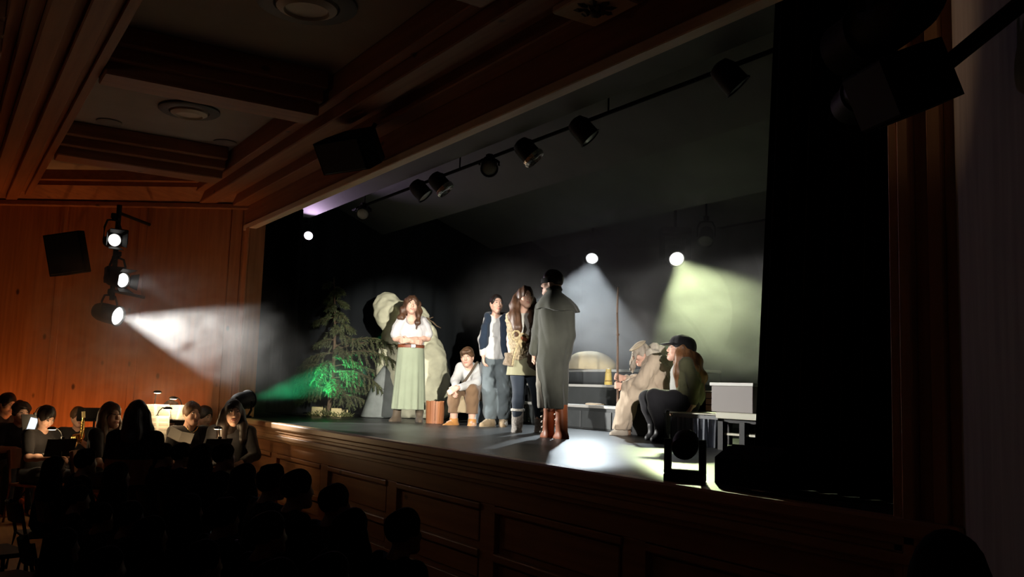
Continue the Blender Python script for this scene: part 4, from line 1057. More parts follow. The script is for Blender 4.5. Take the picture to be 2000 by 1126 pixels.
# ---------------------------------------------------------------- seated boy
def seated_boy():
    F = world_frame(915, 830); A = F.at
    e = person(F, 'boy in a white shirt and brown trousers sitting on a low bench')
    lo, hi = box_of(A, 856, 955, 674, 836, -.45, .60)
    hc = vv(*A(912.5, 697, .12)); hf = nrm((-.22, -1, -.03)); up = (-.10, 0, 1)
    sl, sr = A(900, 718, .18), A(936, 718, .26); nk = A(917, 718, .18); hl, hr = A(924, 765, .30), A(944, 766, .34)
    kl, kr = A(887, 768, -.10), A(922, 762, -.08); al, ar = A(886, 822, .0), A(922, 824, -.02)
    wl, wr = A(890, 757, -.12), A(894, 757, -.20); el_, er = A(889, 742, .06), A(930, 747, .02)
    s = Skin(lo, hi, .007)
    torso(s, hl, hr, sl, sr, nk, .10, .095, .108); head(s, hc, hf, up, 1.0, nk, .048)
    limb(s, hl, kl, al, .085, .056, .04); limb(s, hr, kr, ar, .085, .056, .04)
    foot(s, al, A(866, 829, -.12)); foot(s, ar, A(919, 832, -.18))
    limb(s, sl, el_, wl, .045, .037, .028); limb(s, sr, er, wr, .045, .037, .028)
    hand(s, wl, nrm((-.15, -.6, -.55)), (.6, .2, -.3), -1, .6); hand(s, wr, nrm((-.75, -.15, -.4)), (-.2, .8, -.4), -1, .5)
    s.mesh('body', M_SKIN, e); face(e, hc, hf, up, 1.0, M_HMID)
    s = Skin(lo, hi, .009)
    torso(s, hl, hr, sl, sr, A(917, 722, .18), .112, .125, .125, .066)
    s.chain([sl, el_, A(889, 753, -.07)], [.062, .056, .043], .03).chain([sr, er, A(899, 756, -.16)], [.064, .058, .044], .03)
    s.folds(.009, 30, 8, .8); s.cone(vv(*A(916, 716, .10)), hc, .056, .07, .012, 's')
    s.cut(A(930, 772, .2), (0, .25, -1))
    s.mesh('shirt', cloth('shirt_white', (.55, .55, .54)), e)
    s = Skin(lo, hi, .009)
    s.cone(hl, hr, .115, .115, .04); limb(s, hl, kl, A(886, 815), .10, .072, .072, .03); limb(s, hr, kr, A(922, 817, -.02), .105, .078, .075, .03)
    s.folds(.009, 26, 9, .6); b = A(886, 806)[2]; s.cut((0, 0, b), (0, 0, -1))
    s.mesh('trousers', cloth('trousers_brown', (.19, .115, .065)), e)
    r_, f_, u_ = axes(hf, up)
    s = Skin(hc - .16, hc + .17, .008)
    s.ell(hc + u_ * .032 - f_ * .02, (.090, .104, .102), .02, 'u', [r_, f_, u_]).ell(hc + f_ * .11 - u_ * .055, (.085, .075, .105), .012, 's', [r_, f_, u_])
    s.cone(hc + f_ * .075 + u_ * .075 - r_ * .06, hc + f_ * .098 + u_ * .062 + r_ * .03, .022, .018, .02)
    s.cut(hc - u_ * .055, -u_).noise(.006, 60, 3); s.mesh('hair', M_HMID, e)
    for an, w_ in ((al, 0), (ar, 1)):
        an = vv(*an); MB().cyl(an + vv(0, 0, -.02), (an[0], an[1], b + .03), .048, .052, 14).build('sock', cloth('sock_grey', (.5, .52, .52)), e, True)
    M_OB = cloth('boot_tan', (.44, .20, .055), rough=.6)
    shoe(e, 'boot', M_OB, vv(*al) - vv(0, 0, .02), A(866, 829, -.14), .15, .05, cloth('sole_tan', (.36, .2, .09)), .056, laces=cloth('lace_pale', (.5, .36, .16)))
    shoe(e, 'boot', M_OB, vv(*ar) - vv(0, 0, .02), A(919, 832, -.20), .15, .05, cloth('sole_tan', (.36, .2, .09)), .056, laces=cloth('lace_pale', (.5, .36, .16)))
    p0, p1 = vv(*A(933, 708, .21)), vv(*A(905, 748, .03))
    mid = (p0 + p1) / 2 + vv(0, -.055, 0)
    b_ = MB()
    for t0, t1 in ((p0 + vv(0, .02, .01), p0 + vv(-.01, -.05, .0)), (p0 + vv(-.01, -.05, .0), mid), (mid, p1 + vv(0, -.04, 0))):
        b_.tube([t0, (t0 + t1) / 2, t1], .016, 6)
    b_.build('shoulder_strap', mat('strap_brown', (.10, .075, .05), .6), e, True)
    s = Skin(vv(*A(888, 806, -.2)) - .03, vv(*A(912, 770, .06)) + .03, .009)
    c = vv(*A(900, 789, -.06)); s.loft([(c[2] - .10, c[0], c[1], .062, .034), (c[2], c[0], c[1], .066, .042), (c[2] + .11, c[0] - .01, c[1] - .01, .05, .02)], .02, 'u', None, 3).noise(.004, 25, 2)
    s.mesh('satchel', cloth('satchel_tan', (.34, .27, .17)), e)
seated_boy()

# ---------------------------------------------------------------- boy in navy waistcoat
def vest_boy():
    F = world_frame(963, 832); A = F.at
    e = person(F, 'boy with dark tied-back hair in a white shirt, open navy waistcoat and grey trousers')
    lo, hi = box_of(A, 928, 1004, 570, 836, -.35, .30)
    hc = vv(*A(970, 593, -.02)); hf = nrm((.30, -1, .02)); up = (.03, 0, 1)
    sl, sr = A(954, 623, .03), A(986, 623, .02); nk = A(969, 616, .02); hl, hr = A(959, 703), A(978, 703)
    s = Skin(lo, hi, .007)
    torso(s, hl, hr, sl, sr, nk, .08, .075, .085, .045); head(s, hc, hf, up, 1.0, nk, .046)
    limb(s, hl, A(959, 762, -.03), A(958, 818, .02), .08, .055, .04); limb(s, hr, A(981, 762, -.03), A(983, 818, .04), .08, .055, .04)
    foot(s, A(958, 820, .02), A(940, 829, -.16)); foot(s, A(983, 820, .04), A(982, 831, -.16))
    limb(s, sl, A(942, 662, .0), A(944, 694, -.10), .044, .036, .027); limb(s, sr, A(992, 662, .06), A(990, 697, .08), .044, .036, .027)
    hand(s, A(944, 694, -.10), nrm((.08, -.2, -1)), (.9, .1, 0), -1, .5); hand(s, A(990, 697, .08), nrm((0, -.1, -1)), (-.8, .1, 0), 1, .5)
    s.mesh('body', M_SKIN, e); face(e, hc, hf, up, 1.0, M_HDARK)
    s = Skin(lo, hi, .009)
    torso(s, A(961, 695), A(977, 695), sl, sr, A(969, 620, .02), .11, .10, .105, .055)
    s.chain([sl, A(942, 662, .0), A(944, 690, -.09)], [.056, .052, .044], .03).chain([sr, A(992, 662, .06), A(990, 690, .08)], [.058, .055, .046], .03)
    s.loft([(A(968, 700)[2], A(966, 700)[0], 0, .155, .125), (A(968, 685)[2], A(966, 685)[0], 0, .145, .12), (A(968, 660)[2], A(967, 660)[0], 0, .12, .11)], .03, 'u', (9, .03, 1, A(968, 700)[2], A(968, 670)[2]))
    s.folds(.007, 32, 18, .5); s.cone(vv(*A(969, 616, -.07)), hc, .05, .06, .012, 's')
    s.mesh('shirt', cloth('shirt_white', (.55, .55, .54)), e)
    # waistcoat open in front, its left flap hanging wide
    s = Skin(lo, hi, .009)
    s.chain([A(956, 616, .02), A(950, 640, -.06), A(946, 665, -.08), A(940, 692, -.07)], [.05, .062, .062, .022], .03)
    s.chain([A(983, 617, .0), A(986, 640, -.08), A(986, 668, -.09), A(987, 692, -.08)], [.055, .062, .064, .05], .03)
    s.chain([A(969, 624, .10), A(969, 660, .12), A(969, 690, .10)], [.11, .11, .11], .04); s.cone(A(953, 616, .03), A(986, 616, .03), .05, .05, .03)
    s.cut(A(955, 611, -.02), (0, -.3, 1)); s.folds(.006, 26, 5)
    c0, c1 = vv(*A(966, 628, -.13)), vv(*A(964, 700, -.15)); s.cone(c0 + vv(0, 0, .1), c1, .085, .085, .01, 's'); s.cone(hc - vv(0, 0, .1), hc + vv(0, 0, .1), .09, .09, .01, 's')
    s.mesh('waistcoat', cloth('navy_cloth', (.018, .030, .052)), e)
    s = Skin(lo, hi, .009)
    s.cone(hl, hr, .115, .115, .04)
    s.chain([A(957, 708), A(957, 762, -.03), A(957, 800, .0), A(958, 815, .02)], [.105, .098, .088, .074], .03); s.chain([A(981, 708), A(984, 762, -.03), A(983, 798, .02), A(982, 814, .04)], [.105, .096, .082, .068], .03)
    s.folds(.013, 24, 31, .7); s.cut(A(968, 696), (0, 0, 1)).cut(A(968, 818), (0, 0, -1))
    s.mesh('trousers', cloth('trousers_greyblue', (.12, .145, .158)), e)
    r_, f_, u_ = axes(hf, up); s = Skin(hc - .17, hc + .17, .008)
    s.ell(hc + u_ * .026 - f_ * .02, (.087, .104, .100), .02, 'u', [r_, f_, u_]).ell(hc + f_ * .10 - u_ * .030, (.075, .072, .105), .012, 's', [r_, f_, u_]).cut(hc - u_ * .09, -u_)
    s.ell(hc - f_ * .10 - u_ * .06, (.035, .035, .05), .02); s.noise(.003, 60, 3); s.mesh('hair', M_HDARK, e)
    M_SH = cloth('shoe_tan', (.27, .20, .12), rough=.7); M_SO = cloth('sole_cream', (.62, .52, .34)); M_LC = cloth('lace_cream', (.60, .52, .34))
    shoe(e, 'shoe', M_SH, A(958, 820, .02), A(940, 829, -.16), .12, .052, M_SO, .055, laces=M_LC); shoe(e, 'shoe', M_SH, A(983, 820, .04), A(983, 831, -.16), .12, .05, M_SO, .052, laces=M_LC)
vest_boy()

# ---------------------------------------------------------------- girl with rope bow
def fur_girl():
    F = world_frame(1031, 844); A = F.at
    e = person(F, 'girl with very long brown hair, fur waistcoat tied with rope and grey fur boots')
    lo, hi = box_of(A, 980, 1072, 556, 850, -.40, .35)
    hc = vv(*A(1027, 580, -.02)); hf = nrm((.42, -1, .04)); up = (.05, .0, 1)
    sl, sr = A(1001, 616, .02), A(1043, 616, .04); nk = A(1023, 607, .02); hl, hr = A(1012, 707), A(1036, 707)
    s = Skin(lo, hi, .007)
    torso(s, hl, hr, sl, sr, nk, .105, .09, .105); head(s, hc, hf, up, 1.0, nk, .046)
    limb(s, A(1013, 712), A(1013, 768, -.03), A(1010, 826), .085, .056, .042); limb(s, A(1038, 712), A(1049, 768, -.02), A(1055, 828, .03), .085, .056, .042)
    foot(s, A(1010, 832), A(1007, 842, -.14)); foot(s, A(1055, 832, .03), A(1059, 843, -.12))
    wl = A(999, 699, -.05); limb(s, sl, A(996, 660, .0), wl, .044, .037, .029); limb(s, sr, A(1048, 660, .03), A(1040, 700, -.06), .044, .037, .028)
    hand(s, wl, nrm((.12, -.15, -1)), (.8, .1, .1), -1, .45); hand(s, A(1040, 700, -.06), nrm((-.2, -.2, -1)), (-.8, .1, 0), 1, .5)
    s.mesh('body', M_SKIN, e); face(e, hc, hf, up, 1.0, M_HBROWN)
    s = Skin(lo, hi, .009)
    torso(s, A(1016, 700), A(1034, 700), A(1007, 616, .02), A(1040, 616, .04), A(1023, 612, .02), .11, .10, .112, .052); s.cut(A(1023, 610, -.03), (0, -.6, .9)).cut(A(1025, 695), (0, 0, -1))
    s.mesh('shirt', cloth('shirt_cream', (.60, .58, .54)), e)
    # pale fur front, dark fur side
    s = Skin(lo, hi, .009)
    s.chain([A(999, 613, .02), A(1004, 640, -.03), A(1012, 668, -.06), A(1014, 700, -.03)], [.062, .085, .088, .095], .03); s.cone(A(1020, 668, -.05), A(1026, 702, -.03), .085, .09, .03)
    s.noise(.011, 46, 6, 3); s.cut(A(1003, 605), (-.5, 0, 1)).cut(A(1025, 704), (0, 0, -1)); s.cone(vv(*A(1027, 610, -.2)), vv(*A(1022, 652, -.19)), .055, .03, .01, 's')
    s.mesh('pale_fur', cloth('fur_beige', (.36, .29, .19), .3, scale=40, bump=.9), e)
    s = Skin(lo, hi, .009)
    s.chain([A(1049, 606, .0), A(1048, 640, -.09), A(1045, 672, -.10), A(1043, 705, -.08), A(1046, 722, -.05)], [.062, .080, .085, .085, .06], .03); s.chain([A(1022, 614, .12), A(1022, 690, .10)], [.10, .11], .03)
    s.chain([sr, A(1050, 660, .03), A(1043, 690, -.05)], [.065, .07, .062], .03); s.noise(.010, 46, 7, 3); s.cut(A(1025, 730), (0, 0, -1))
    s.cone(vv(*A(1027, 600, -.21)), vv(*A(1030, 650, -.19)), .05, .03, .01, 's')
    s.mesh('dark_fur', cloth('fur_dark', (.045, .028, .018), .4, scale=40, bump=.9), e)
    w0, w1 = A(1022, 698), A(1022, 733); s = Skin(lo, hi, .009)
    s.loft([(w1[2], w1[0] + .02, 0, .215, .15), (w0[2], w0[0], 0, .165, .13)], .01, 'u', (9, .03, 2, w1[2], w0[2])); s.mesh('skirt', cloth('skirt_olive', (.27, .26, .17)), e)
    M_NV = cloth('leggings_navy', (.022, .030, .045), rough=.7)
    s = Skin(lo, hi, .009); limb(s, A(1013, 712), A(1013, 768, -.03), A(1010, 815), .092, .066, .056, .02); limb(s, A(1038, 712), A(1049, 768, -.02), A(1055, 817, .03), .092, .066, .056, .02)
    s.mesh('leggings', M_NV, e)
    MG = cloth('boot_fur_grey', (.36, .33, .30), .25, scale=45, bump=.9)
    for an, toe, sd in ((A(1010, 836), A(1008, 841, -.14), 4), (A(1055, 837, .03), A(1058, 842, -.12), 5)):
        b_ = shoe(e, 'fur_boot', MG, an, toe, .30, .056, None, .066, seed=sd)
        an = vv(*an); MB().lathe([(.066, -.018), (.078, -.012), (.08, .008), (.068, .018), (.05, .012)], 18, Matrix.Translation((an[0], an[1], an[2] - .085 + .29))).build('fur_cuff', cloth('fur_cuff_pale', (.52, .49, .45), .3, scale=45, bump=.9), b_, True)
    # wrist muff on her bare arm
    s = Skin(vv(*wl) - .16, vv(*wl) + .16, .009); s.chain([vv(*A(995, 692, -.05)), vv(*A(996, 704, -.05)), vv(*A(998, 715, -.05))], [.058, .068, .060], .03).noise(.009, 46, 9, 3).cut(A(1025, 690), (0, 0, 1)).cut(A(1025, 722), (-.2, 0, -1))
    s.mesh('wrist_muff', cloth('fur_muff', (.22, .17, .12), .3, scale=40, bump=.9), e)
    # rope: loops and hanging ends
    k = vv(*A(1014, 664, -.175)); M_RP = cloth('rope_tan', (.48, .38, .22), .25, scale=60, bump=.8); rb = MB()
    def loop(c, rx, rz, n=10, a0=0, a1=6.283): return [c + vv(rx * math.cos(a0 + (a1 - a0) * i / n), -.012 * math.sin(3 * i), rz * math.sin(a0 + (a1 - a0) * i / n)) for i in range(n + 1)]
    rb.tube(loop(k + vv(-.035, 0, .05), .045, .055), .012, 6).tube(loop(k + vv(.045, 0, .03), .05, .045), .012, 6).tube(loop(k + vv(-.005, -.01, -.01), .03, .035), .013, 6)
    rb.tube([k, k + vv(-.03, -.01, -.10), k + vv(-.055, 0, -.2), k + vv(-.065, .02, -.28)], .013, 6).tube([k, k + vv(.03, -.01, -.08), k + vv(.02, 0, -.16)], .013, 6)
    rb.build('rope_bow', M_RP, e, True)
    s = Skin(vv(*A(1024, 664, -.22)) - .05, vv(*A(1024, 664, -.16)) + .05, .006); s.chain([A(1020, 660, -.19), A(1027, 663, -.185)], [.02, .022], .01); s.mesh('leather_knot', mat('belt_leather', (.20, .055, .022), .45), e)
    # hair: parted, falling to the waist on her right, behind on the left
    r_, f_, u_ = axes(hf, up); s = Skin((hc[0] - .26, -.33, hc[2] - .50), (hc[0] + .24, .30, hc[2] + .16), .009)
    s.ell(hc + u_ * .028 - f_ * .02, (.094, .112, .112), .02, 'u', [r_, f_, u_])
    s.chain([hc + vv(-.085, .03, .02), hc + vv(-.12, .0, -.10), hc + vv(-.115, -.06, -.22), hc + vv(-.085, -.11, -.36), hc + vv(-.085, -.12, -.43)], [.045, .062, .066, .058, .03], .03)
    s.chain([hc + vv(.06, .07, -.02), hc + vv(.085, .06, -.14), hc + vv(.075, -.03, -.22), hc + vv(.06, -.10, -.32)], [.05, .055, .042, .02], .03); s.ell(hc + vv(-.02, .10, -.14), (.11, .055, .2), .04)
    s.ell(hc + f_ * .108 - u_ * .03, (.062, .078, .106), .02, 's', [r_, f_, u_]).cone(hc + f_ * .11 - u_ * .12, hc + f_ * .13 - u_ * .3, .05, .05, .02, 's')
    s.ripple(lambda X, Y, Z: .005 * np.sin(95 * X + 8 * Z) + .004 * np.sin(24 * Z)); s.mesh('hair', M_HBROWN, e)
fur_girl()

# ---------------------------------------------------------------- man in long coat, seen from behind
def coat_man():
    F = world_frame(1083, 855); A = F.at
    e = person(F, 'man in a long grey-green caped coat and red-brown boots seen from behind')
    lo, hi = box_of(A, 1034, 1134, 526, 860, -.35, .45)
    hc = vv(*A(1078, 552, .02)); hf = nrm((-.92, .25, -.02)); up = (0, 0, 1)
    sl, sr = A(1061, 598, .10), A(1108, 602, -.06); nk = A(1083, 582, .02); hl, hr = A(1074, 700, .05), A(1086, 700, .0)
    s = Skin(lo, hi, .009)
    torso(s, hl, hr, sl, sr, nk, .095, .09, .10, .045); head(s, hc, hf, up, 1.05, nk, .054)
    limb(s, hl, A(1075, 768, .06), A(1073, 838, .09), .065, .048, .04); limb(s, hr, A(1091, 768, -.03), A(1097, 830, -.05), .065, .048, .04)
    foot(s, A(1071, 842, .10), A(1060, 850, .18)); foot(s, A(1097, 836, -.06), A(1083, 853, .0))
    wl = A(1044, 688, .12); limb(s, sl, A(1052, 645, .10), wl, .055, .045, .033); limb(s, sr, A(1096, 650, .02), A(1082, 680, .03), .05, .04, .03)
    hand(s, wl, nrm((-.05, .2, -1)), (.8, -.3, 0), 1, 1.0, 1.05); hand(s, A(1082, 680, .03), nrm((-.5, .2, -.8)), (-.8, .3, 0), -1, .6)
    s.mesh('body', M_SKIN, e); face(e, hc, hf, up, 1.05, M_HDARK)
    M_CT = cloth('coat_greygreen', (.062, .064, .052), .22, scale=3.5)
    # coat body: long loft with back seam folds, sleeve
    s = Skin(lo, hi, .010)
    s.loft([(A(1083, 797)[2], A(1080, 797)[0], .03, .142, .20), (A(1083, 760)[2], A(1079, 760)[0], .03, .152, .19), (A(1083, 715)[2], A(1079, 715)[0], .03, .165, .175), (A(1083, 672)[2], A(1083, 672)[0], .02, .165, .16), (A(1083, 640)[2], A(1086, 640)[0], .02, .168, .155), (A(1083, 606)[2], A(1086, 606)[0], .02, .175, .15), (A(1083, 590)[2], A(1084, 590)[0], .02, .12, .11)], .03, 'u', (7, .045, 2.2, A(1083, 797)[2], A(1083, 650)[2]))
    s.chain([A(1062, 602, .10), A(1052, 645, .09), A(1045, 684, .10)], [.085, .078, .066], .03); s.chain([A(1106, 606, -.04), A(1107, 655, -.03), A(1104, 695, .06)], [.085, .075, .06], .04)
    s.folds(.013, 20, 12, .22).noise(.006, 12, 13); s.cut(A(1080, 797), (0, 0, -1))
    s.mesh('coat', M_CT, e)
    # pale lining edge down the left front
    M_LN = cloth('coat_lining', (.30, .28, .24), .1)
    s = Skin(lo, hi, .010); s.chain([A(1052, 708, -.02), A(1055, 750, -.04), A(1059, 792, -.05)], [.028, .040, .05], .02); s.cut(A(1083, 797), (0, 0, -1)).cut(A(1083, 706), (0, 0, 1)); s.mesh('coat_lining', M_LN, e)
    # shoulder cape with a scalloped hem
    s = Skin(lo, hi, .009)
    sc_, hm = A(1082, 566, .02), A(1083, 603)
    s.loft([(A(1083, 608)[2], A(1090, 608)[0], .02, .222, .20), (A(1083, 596)[2], A(1087, 596)[0], .02, .205, .19), (A(1083, 582)[2], A(1084, 582)[0], .02, .155, .15), (A(1083, 570)[2], A(1082, 570)[0], .02, .085, .09), (A(1083, 563)[2], A(1081, 563)[0], .02, .075, .08)], .02, 'u', (6, .05, .4, A(1083, 608)[2], A(1083, 580)[2]))
    s.ripple(lambda X, Y, Z: .006 * np.sin(26 * X + 14 * Y) + 0 * Z); q = hm[2]
    X0 = A(1052, 600)[0]; s.d = np.maximum(s.d, (q - .012 + .018 * np.sin((s.ax[0][:, None, None] - X0) * 17 + .5) + (s.ax[0][:, None, None] - X0) * -.10 - s.ax[2][None, None, :] + 0 * s.ax[1][None, :, None]).astype(np.float32))
    s.mesh('shoulder_cape', M_CT, e)
    MB().lathe([(.086, 0), (.092, .02), (.078, .05), (.070, .05), (.07, 0)], 22, Matrix.Translation(Vector(A(1081, 568, .02)))).build('collar', M_CT, e, True)
    s = Skin(hc - .17, hc + .17, .008); r_, f_, u_ = axes(hf, up)
    s.ell(hc + u_ * .035 - f_ * .015, (.090, .108, .104), .02, 'u', [r_, f_, u_]).ell(hc + f_ * .11 - u_ * .05, (.085, .07, .10), .012, 's', [r_, f_, u_]).cut(hc - u_ * .045 + f_ * .0, -u_).noise(.004, 55, 3)
    s.mesh('hair', M_HDARK, e)
    MB().lathe([(.090, -.024), (.097, -.02), (.099, .0), (.096, .022), (.088, .026)], 28, Matrix(((r_[0], f_[0], u_[0], hc[0] + u_[0] * .02), (r_[1], f_[1], u_[1], hc[1] - .0), (r_[2], f_[2], u_[2], hc[2] + .018), (0, 0, 0, 1))) @ Matrix.Diagonal((1.0, 1.16, 1, 1))).build('headband', mat('band_black', (.02, .02, .022), .8), e, True)
    M_RB = cloth('boot_redbrown', (.30, .085, .03), .2, rough=.42)
    for an, toe, sh in ((A(1071, 844, .10), A(1061, 851, .20), A(1074, 792, .09)), (A(1098, 840, -.06), A(1085, 854, .04), A(1096, 790, -.05))):
        b_ = shoe(e, 'boot', M_RB, an, toe, .38, .052, mat('sole_dark', (.05, .03, .02), .6), .066, shaft=sh)
        an = vv(*an)
        for q in range(4):
            c = an + vv(-.046 - .006 * q, .02, .0 + .052 * q); MB().tube([c + vv(-.004, -.03, .008), c + vv(-.016, 0, 0), c + vv(-.004, .03, .008)], .008, 6).build('lace', cloth('lace_white', (.62, .56, .5)), b_, True)
coat_man()

# ---------------------------------------------------------------- seated figure in hooded pale robe
def robe():
    F = world_frame(1240, 850); A = F.at
    e = person(F, 'person in a pale hooded robe sitting bent over and gripping a walking staff')
    lo, hi = box_of(A, 1184, 1318, 662, 852, -.40, .40)
    hc = vv(*A(1252, 690, .0)); hf = nrm((-.86, -.36, -.42)); up = nrm((-.35, -.1, 1))
    sl, sr = A(1276, 706, -.14), A(1279, 704, .16); nk = A(1268, 697, .0); hl, hr = A(1292, 768, -.10), A(1294, 768, .10)
    kl, kr = A(1234, 766, -.12), A(1240, 764, .10); al, ar = A(1214, 838, -.10), A(1238, 838, .10)
    w1 = A(1219, 752, -.09); w2 = A(1220, 738, -.02)
    s = Skin(lo, hi, .007)
    torso(s, hl, hr, sl, sr, nk, .11, .10, .115); head(s, hc, hf, up, 1.0, nk, .05)
    limb(s, hl, kl, al, .09, .06, .042); limb(s, hr, kr, ar, .09, .06, .042); foot(s, al, A(1194, 845, -.12)); foot(s, ar, A(1222, 846, .08))
    limb(s, sl, A(1254, 746, -.22), w1, .047, .04, .03); limb(s, sr, A(1256, 742, .16), w2, .047, .04, .03)
    hand(s, w1, nrm((-1, .18, -.05)), (0, .9, .1), 1, .95); hand(s, w2, nrm((-1, -.0, .12)), (.0, -.9, .1), -1, .95)
    s.mesh('body', M_SKIN, e); face(e, hc, hf, up, 1.0, M_HGREY)
    M_RO = cloth('robe_cream', (.56, .46, .35), .14, bump=.5)
    s = Skin(lo, hi, .010)
    torso(s, hl, hr, sl, sr, A(1271, 703, 0), .145, .15, .155, .085)
    s.chain([sl, A(1255, 745, -.22), A(1226, 752, -.11)], [.085, .08, .062], .03).chain([sr, A(1257, 742, .16), A(1228, 742, .01)], [.085, .08, .06], .03)
    s.chain([hl, kl, A(1222, 800, -.12), A(1212, 835, -.10)], [.14, .105, .10, .088], .04); s.chain([hr, kr, A(1240, 800, .10), A(1240, 832, .10)], [.13, .105, .10, .10], .04)
    s.cone(A(1228, 772, .0), A(1222, 826, .0), .10, .085, .05); s.cone(A(1296, 770, .0), A(1300, 776, .0), .13, .12, .04)
    s.folds(.032, 24, 14, .35).folds(.008, 50, 15, .4); s.cut(A(1250, 839), (0, 0, -1))
    s.mesh('robe', M_RO, e)
    # hood thrown back in a ruffled collar down the back
    s = Skin(lo, hi, .010)
    s.chain([A(1264, 690, .0), A(1279, 692, .0), A(1297, 712, .0), A(1308, 738, .0)], [.075, .11, .125, .085], .03).chain([A(1274, 690, -.09), A(1293, 714, -.12), A(1307, 742, -.10)], [.06, .075, .04], .03)
    s.ripple(lambda X, Y, Z: .020 * np.sin(40 * Z + 26 * Y + 12 * X) + .012 * np.sin(60 * X + 30 * Y)); s.folds(.010, 50, 16, .9); s.cone(hc - vv(.02, 0, .02), hc + vv(.01, 0, .03), .11, .105, .01, 's')
    s.mesh('hood', cloth('hood_offwhite', (.66, .60, .50), .1, bump=.4), e)
    s = Skin(hc - .24, hc + .20, .008); r_, f_, u_ = axes(hf, up)
    s.ell(hc + u_ * .02 - f_ * .015, (.088, .104, .106), .02, 'u', [r_, f_, u_]); s.chain([hc + f_ * .03 + r_ * .08 + u_ * .04, hc + f_ * .07 + r_ * .08 - vv(0, 0, .07), hc + f_ * .09 + r_ * .07 - vv(.01, 0, .15)], [.035, .035, .012], .02)
    s.chain([hc + f_ * .09 - r_ * .04 + u_ * .03, hc + f_ * .13 - r_ * .05 - vv(0, 0, .10), hc + f_ * .13 - r_ * .04 - vv(0, 0, .17)], [.03, .028, .010], .02)
    s.ell(hc + f_ * .11 - u_ * .035, (.060, .07, .09), .012, 's', [r_, f_, u_]); s.ripple(lambda X, Y, Z: .004 * np.sin(90 * Y + 60 * X)); s.mesh('hair', M_HGREY, e)
    s = Skin(hc - .2, hc + .2, .008)
    s.ell(hc + u_ * .05 - f_ * .035, (.098, .118, .085), .02, 'u', [r_, f_, u_]).cut(hc + u_ * .082, -u_ - f_ * .28).ell(hc + u_ * .092 + f_ * .03, (.092, .085, .016), .015, 'u', [r_, nrm(f_ - u_ * .2), nrm(u_ + f_ * .2)])
    s.mesh('flat_cap', cloth('cap_beige', (.50, .42, .30), .1), e)
    shoe(e, 'shoe', cloth('shoe_pale', (.52, .46, .38), rough=.6), vv(*al) + vv(0, 0, .0), A(1194, 846, -.14), .10, .045, mat('sole_dark', (.05, .03, .02), .6), .05)
    shoe(e, 'shoe', cloth('shoe_brown', (.15, .085, .05), rough=.6), vv(*ar), A(1222, 847, .08), .10, .045, mat('sole_dark', (.05, .03, .02), .6), .05)
    return F, A
RF, RA = robe()
# the staff stands free: on the floor, held in the hands
p = [RA(x, y, d) for x, y, d in ((1205.5, 848, -.03), (1206, 800, -.045), (1206.5, 752, -.05), (1206, 720, -.045), (1206.5, 660, -.05), (1205.5, 610, -.04), (1207, 560, -.03))]
e = RF.empty('walking_staff', 'tall crooked wooden walking staff held upright by the person in the pale robe', 'staff')
base = Vector(p[0]); 
MB().tube([Vector(q) for q in p], .015, 8, .011).build('shaft', mat('staff_wood', (.14, .085, .055), .7, var=.3, scale=20), e, True)
for q in (2, 4): MB().lathe([(.013, -.014), (.018, 0), (.013, .014)], 8, Matrix.Translation(Vector(p[q]) + Vector((.002, 0, .04)))).build('knot', mat('staff_wood', (.14, .085, .055), .7), e, True)

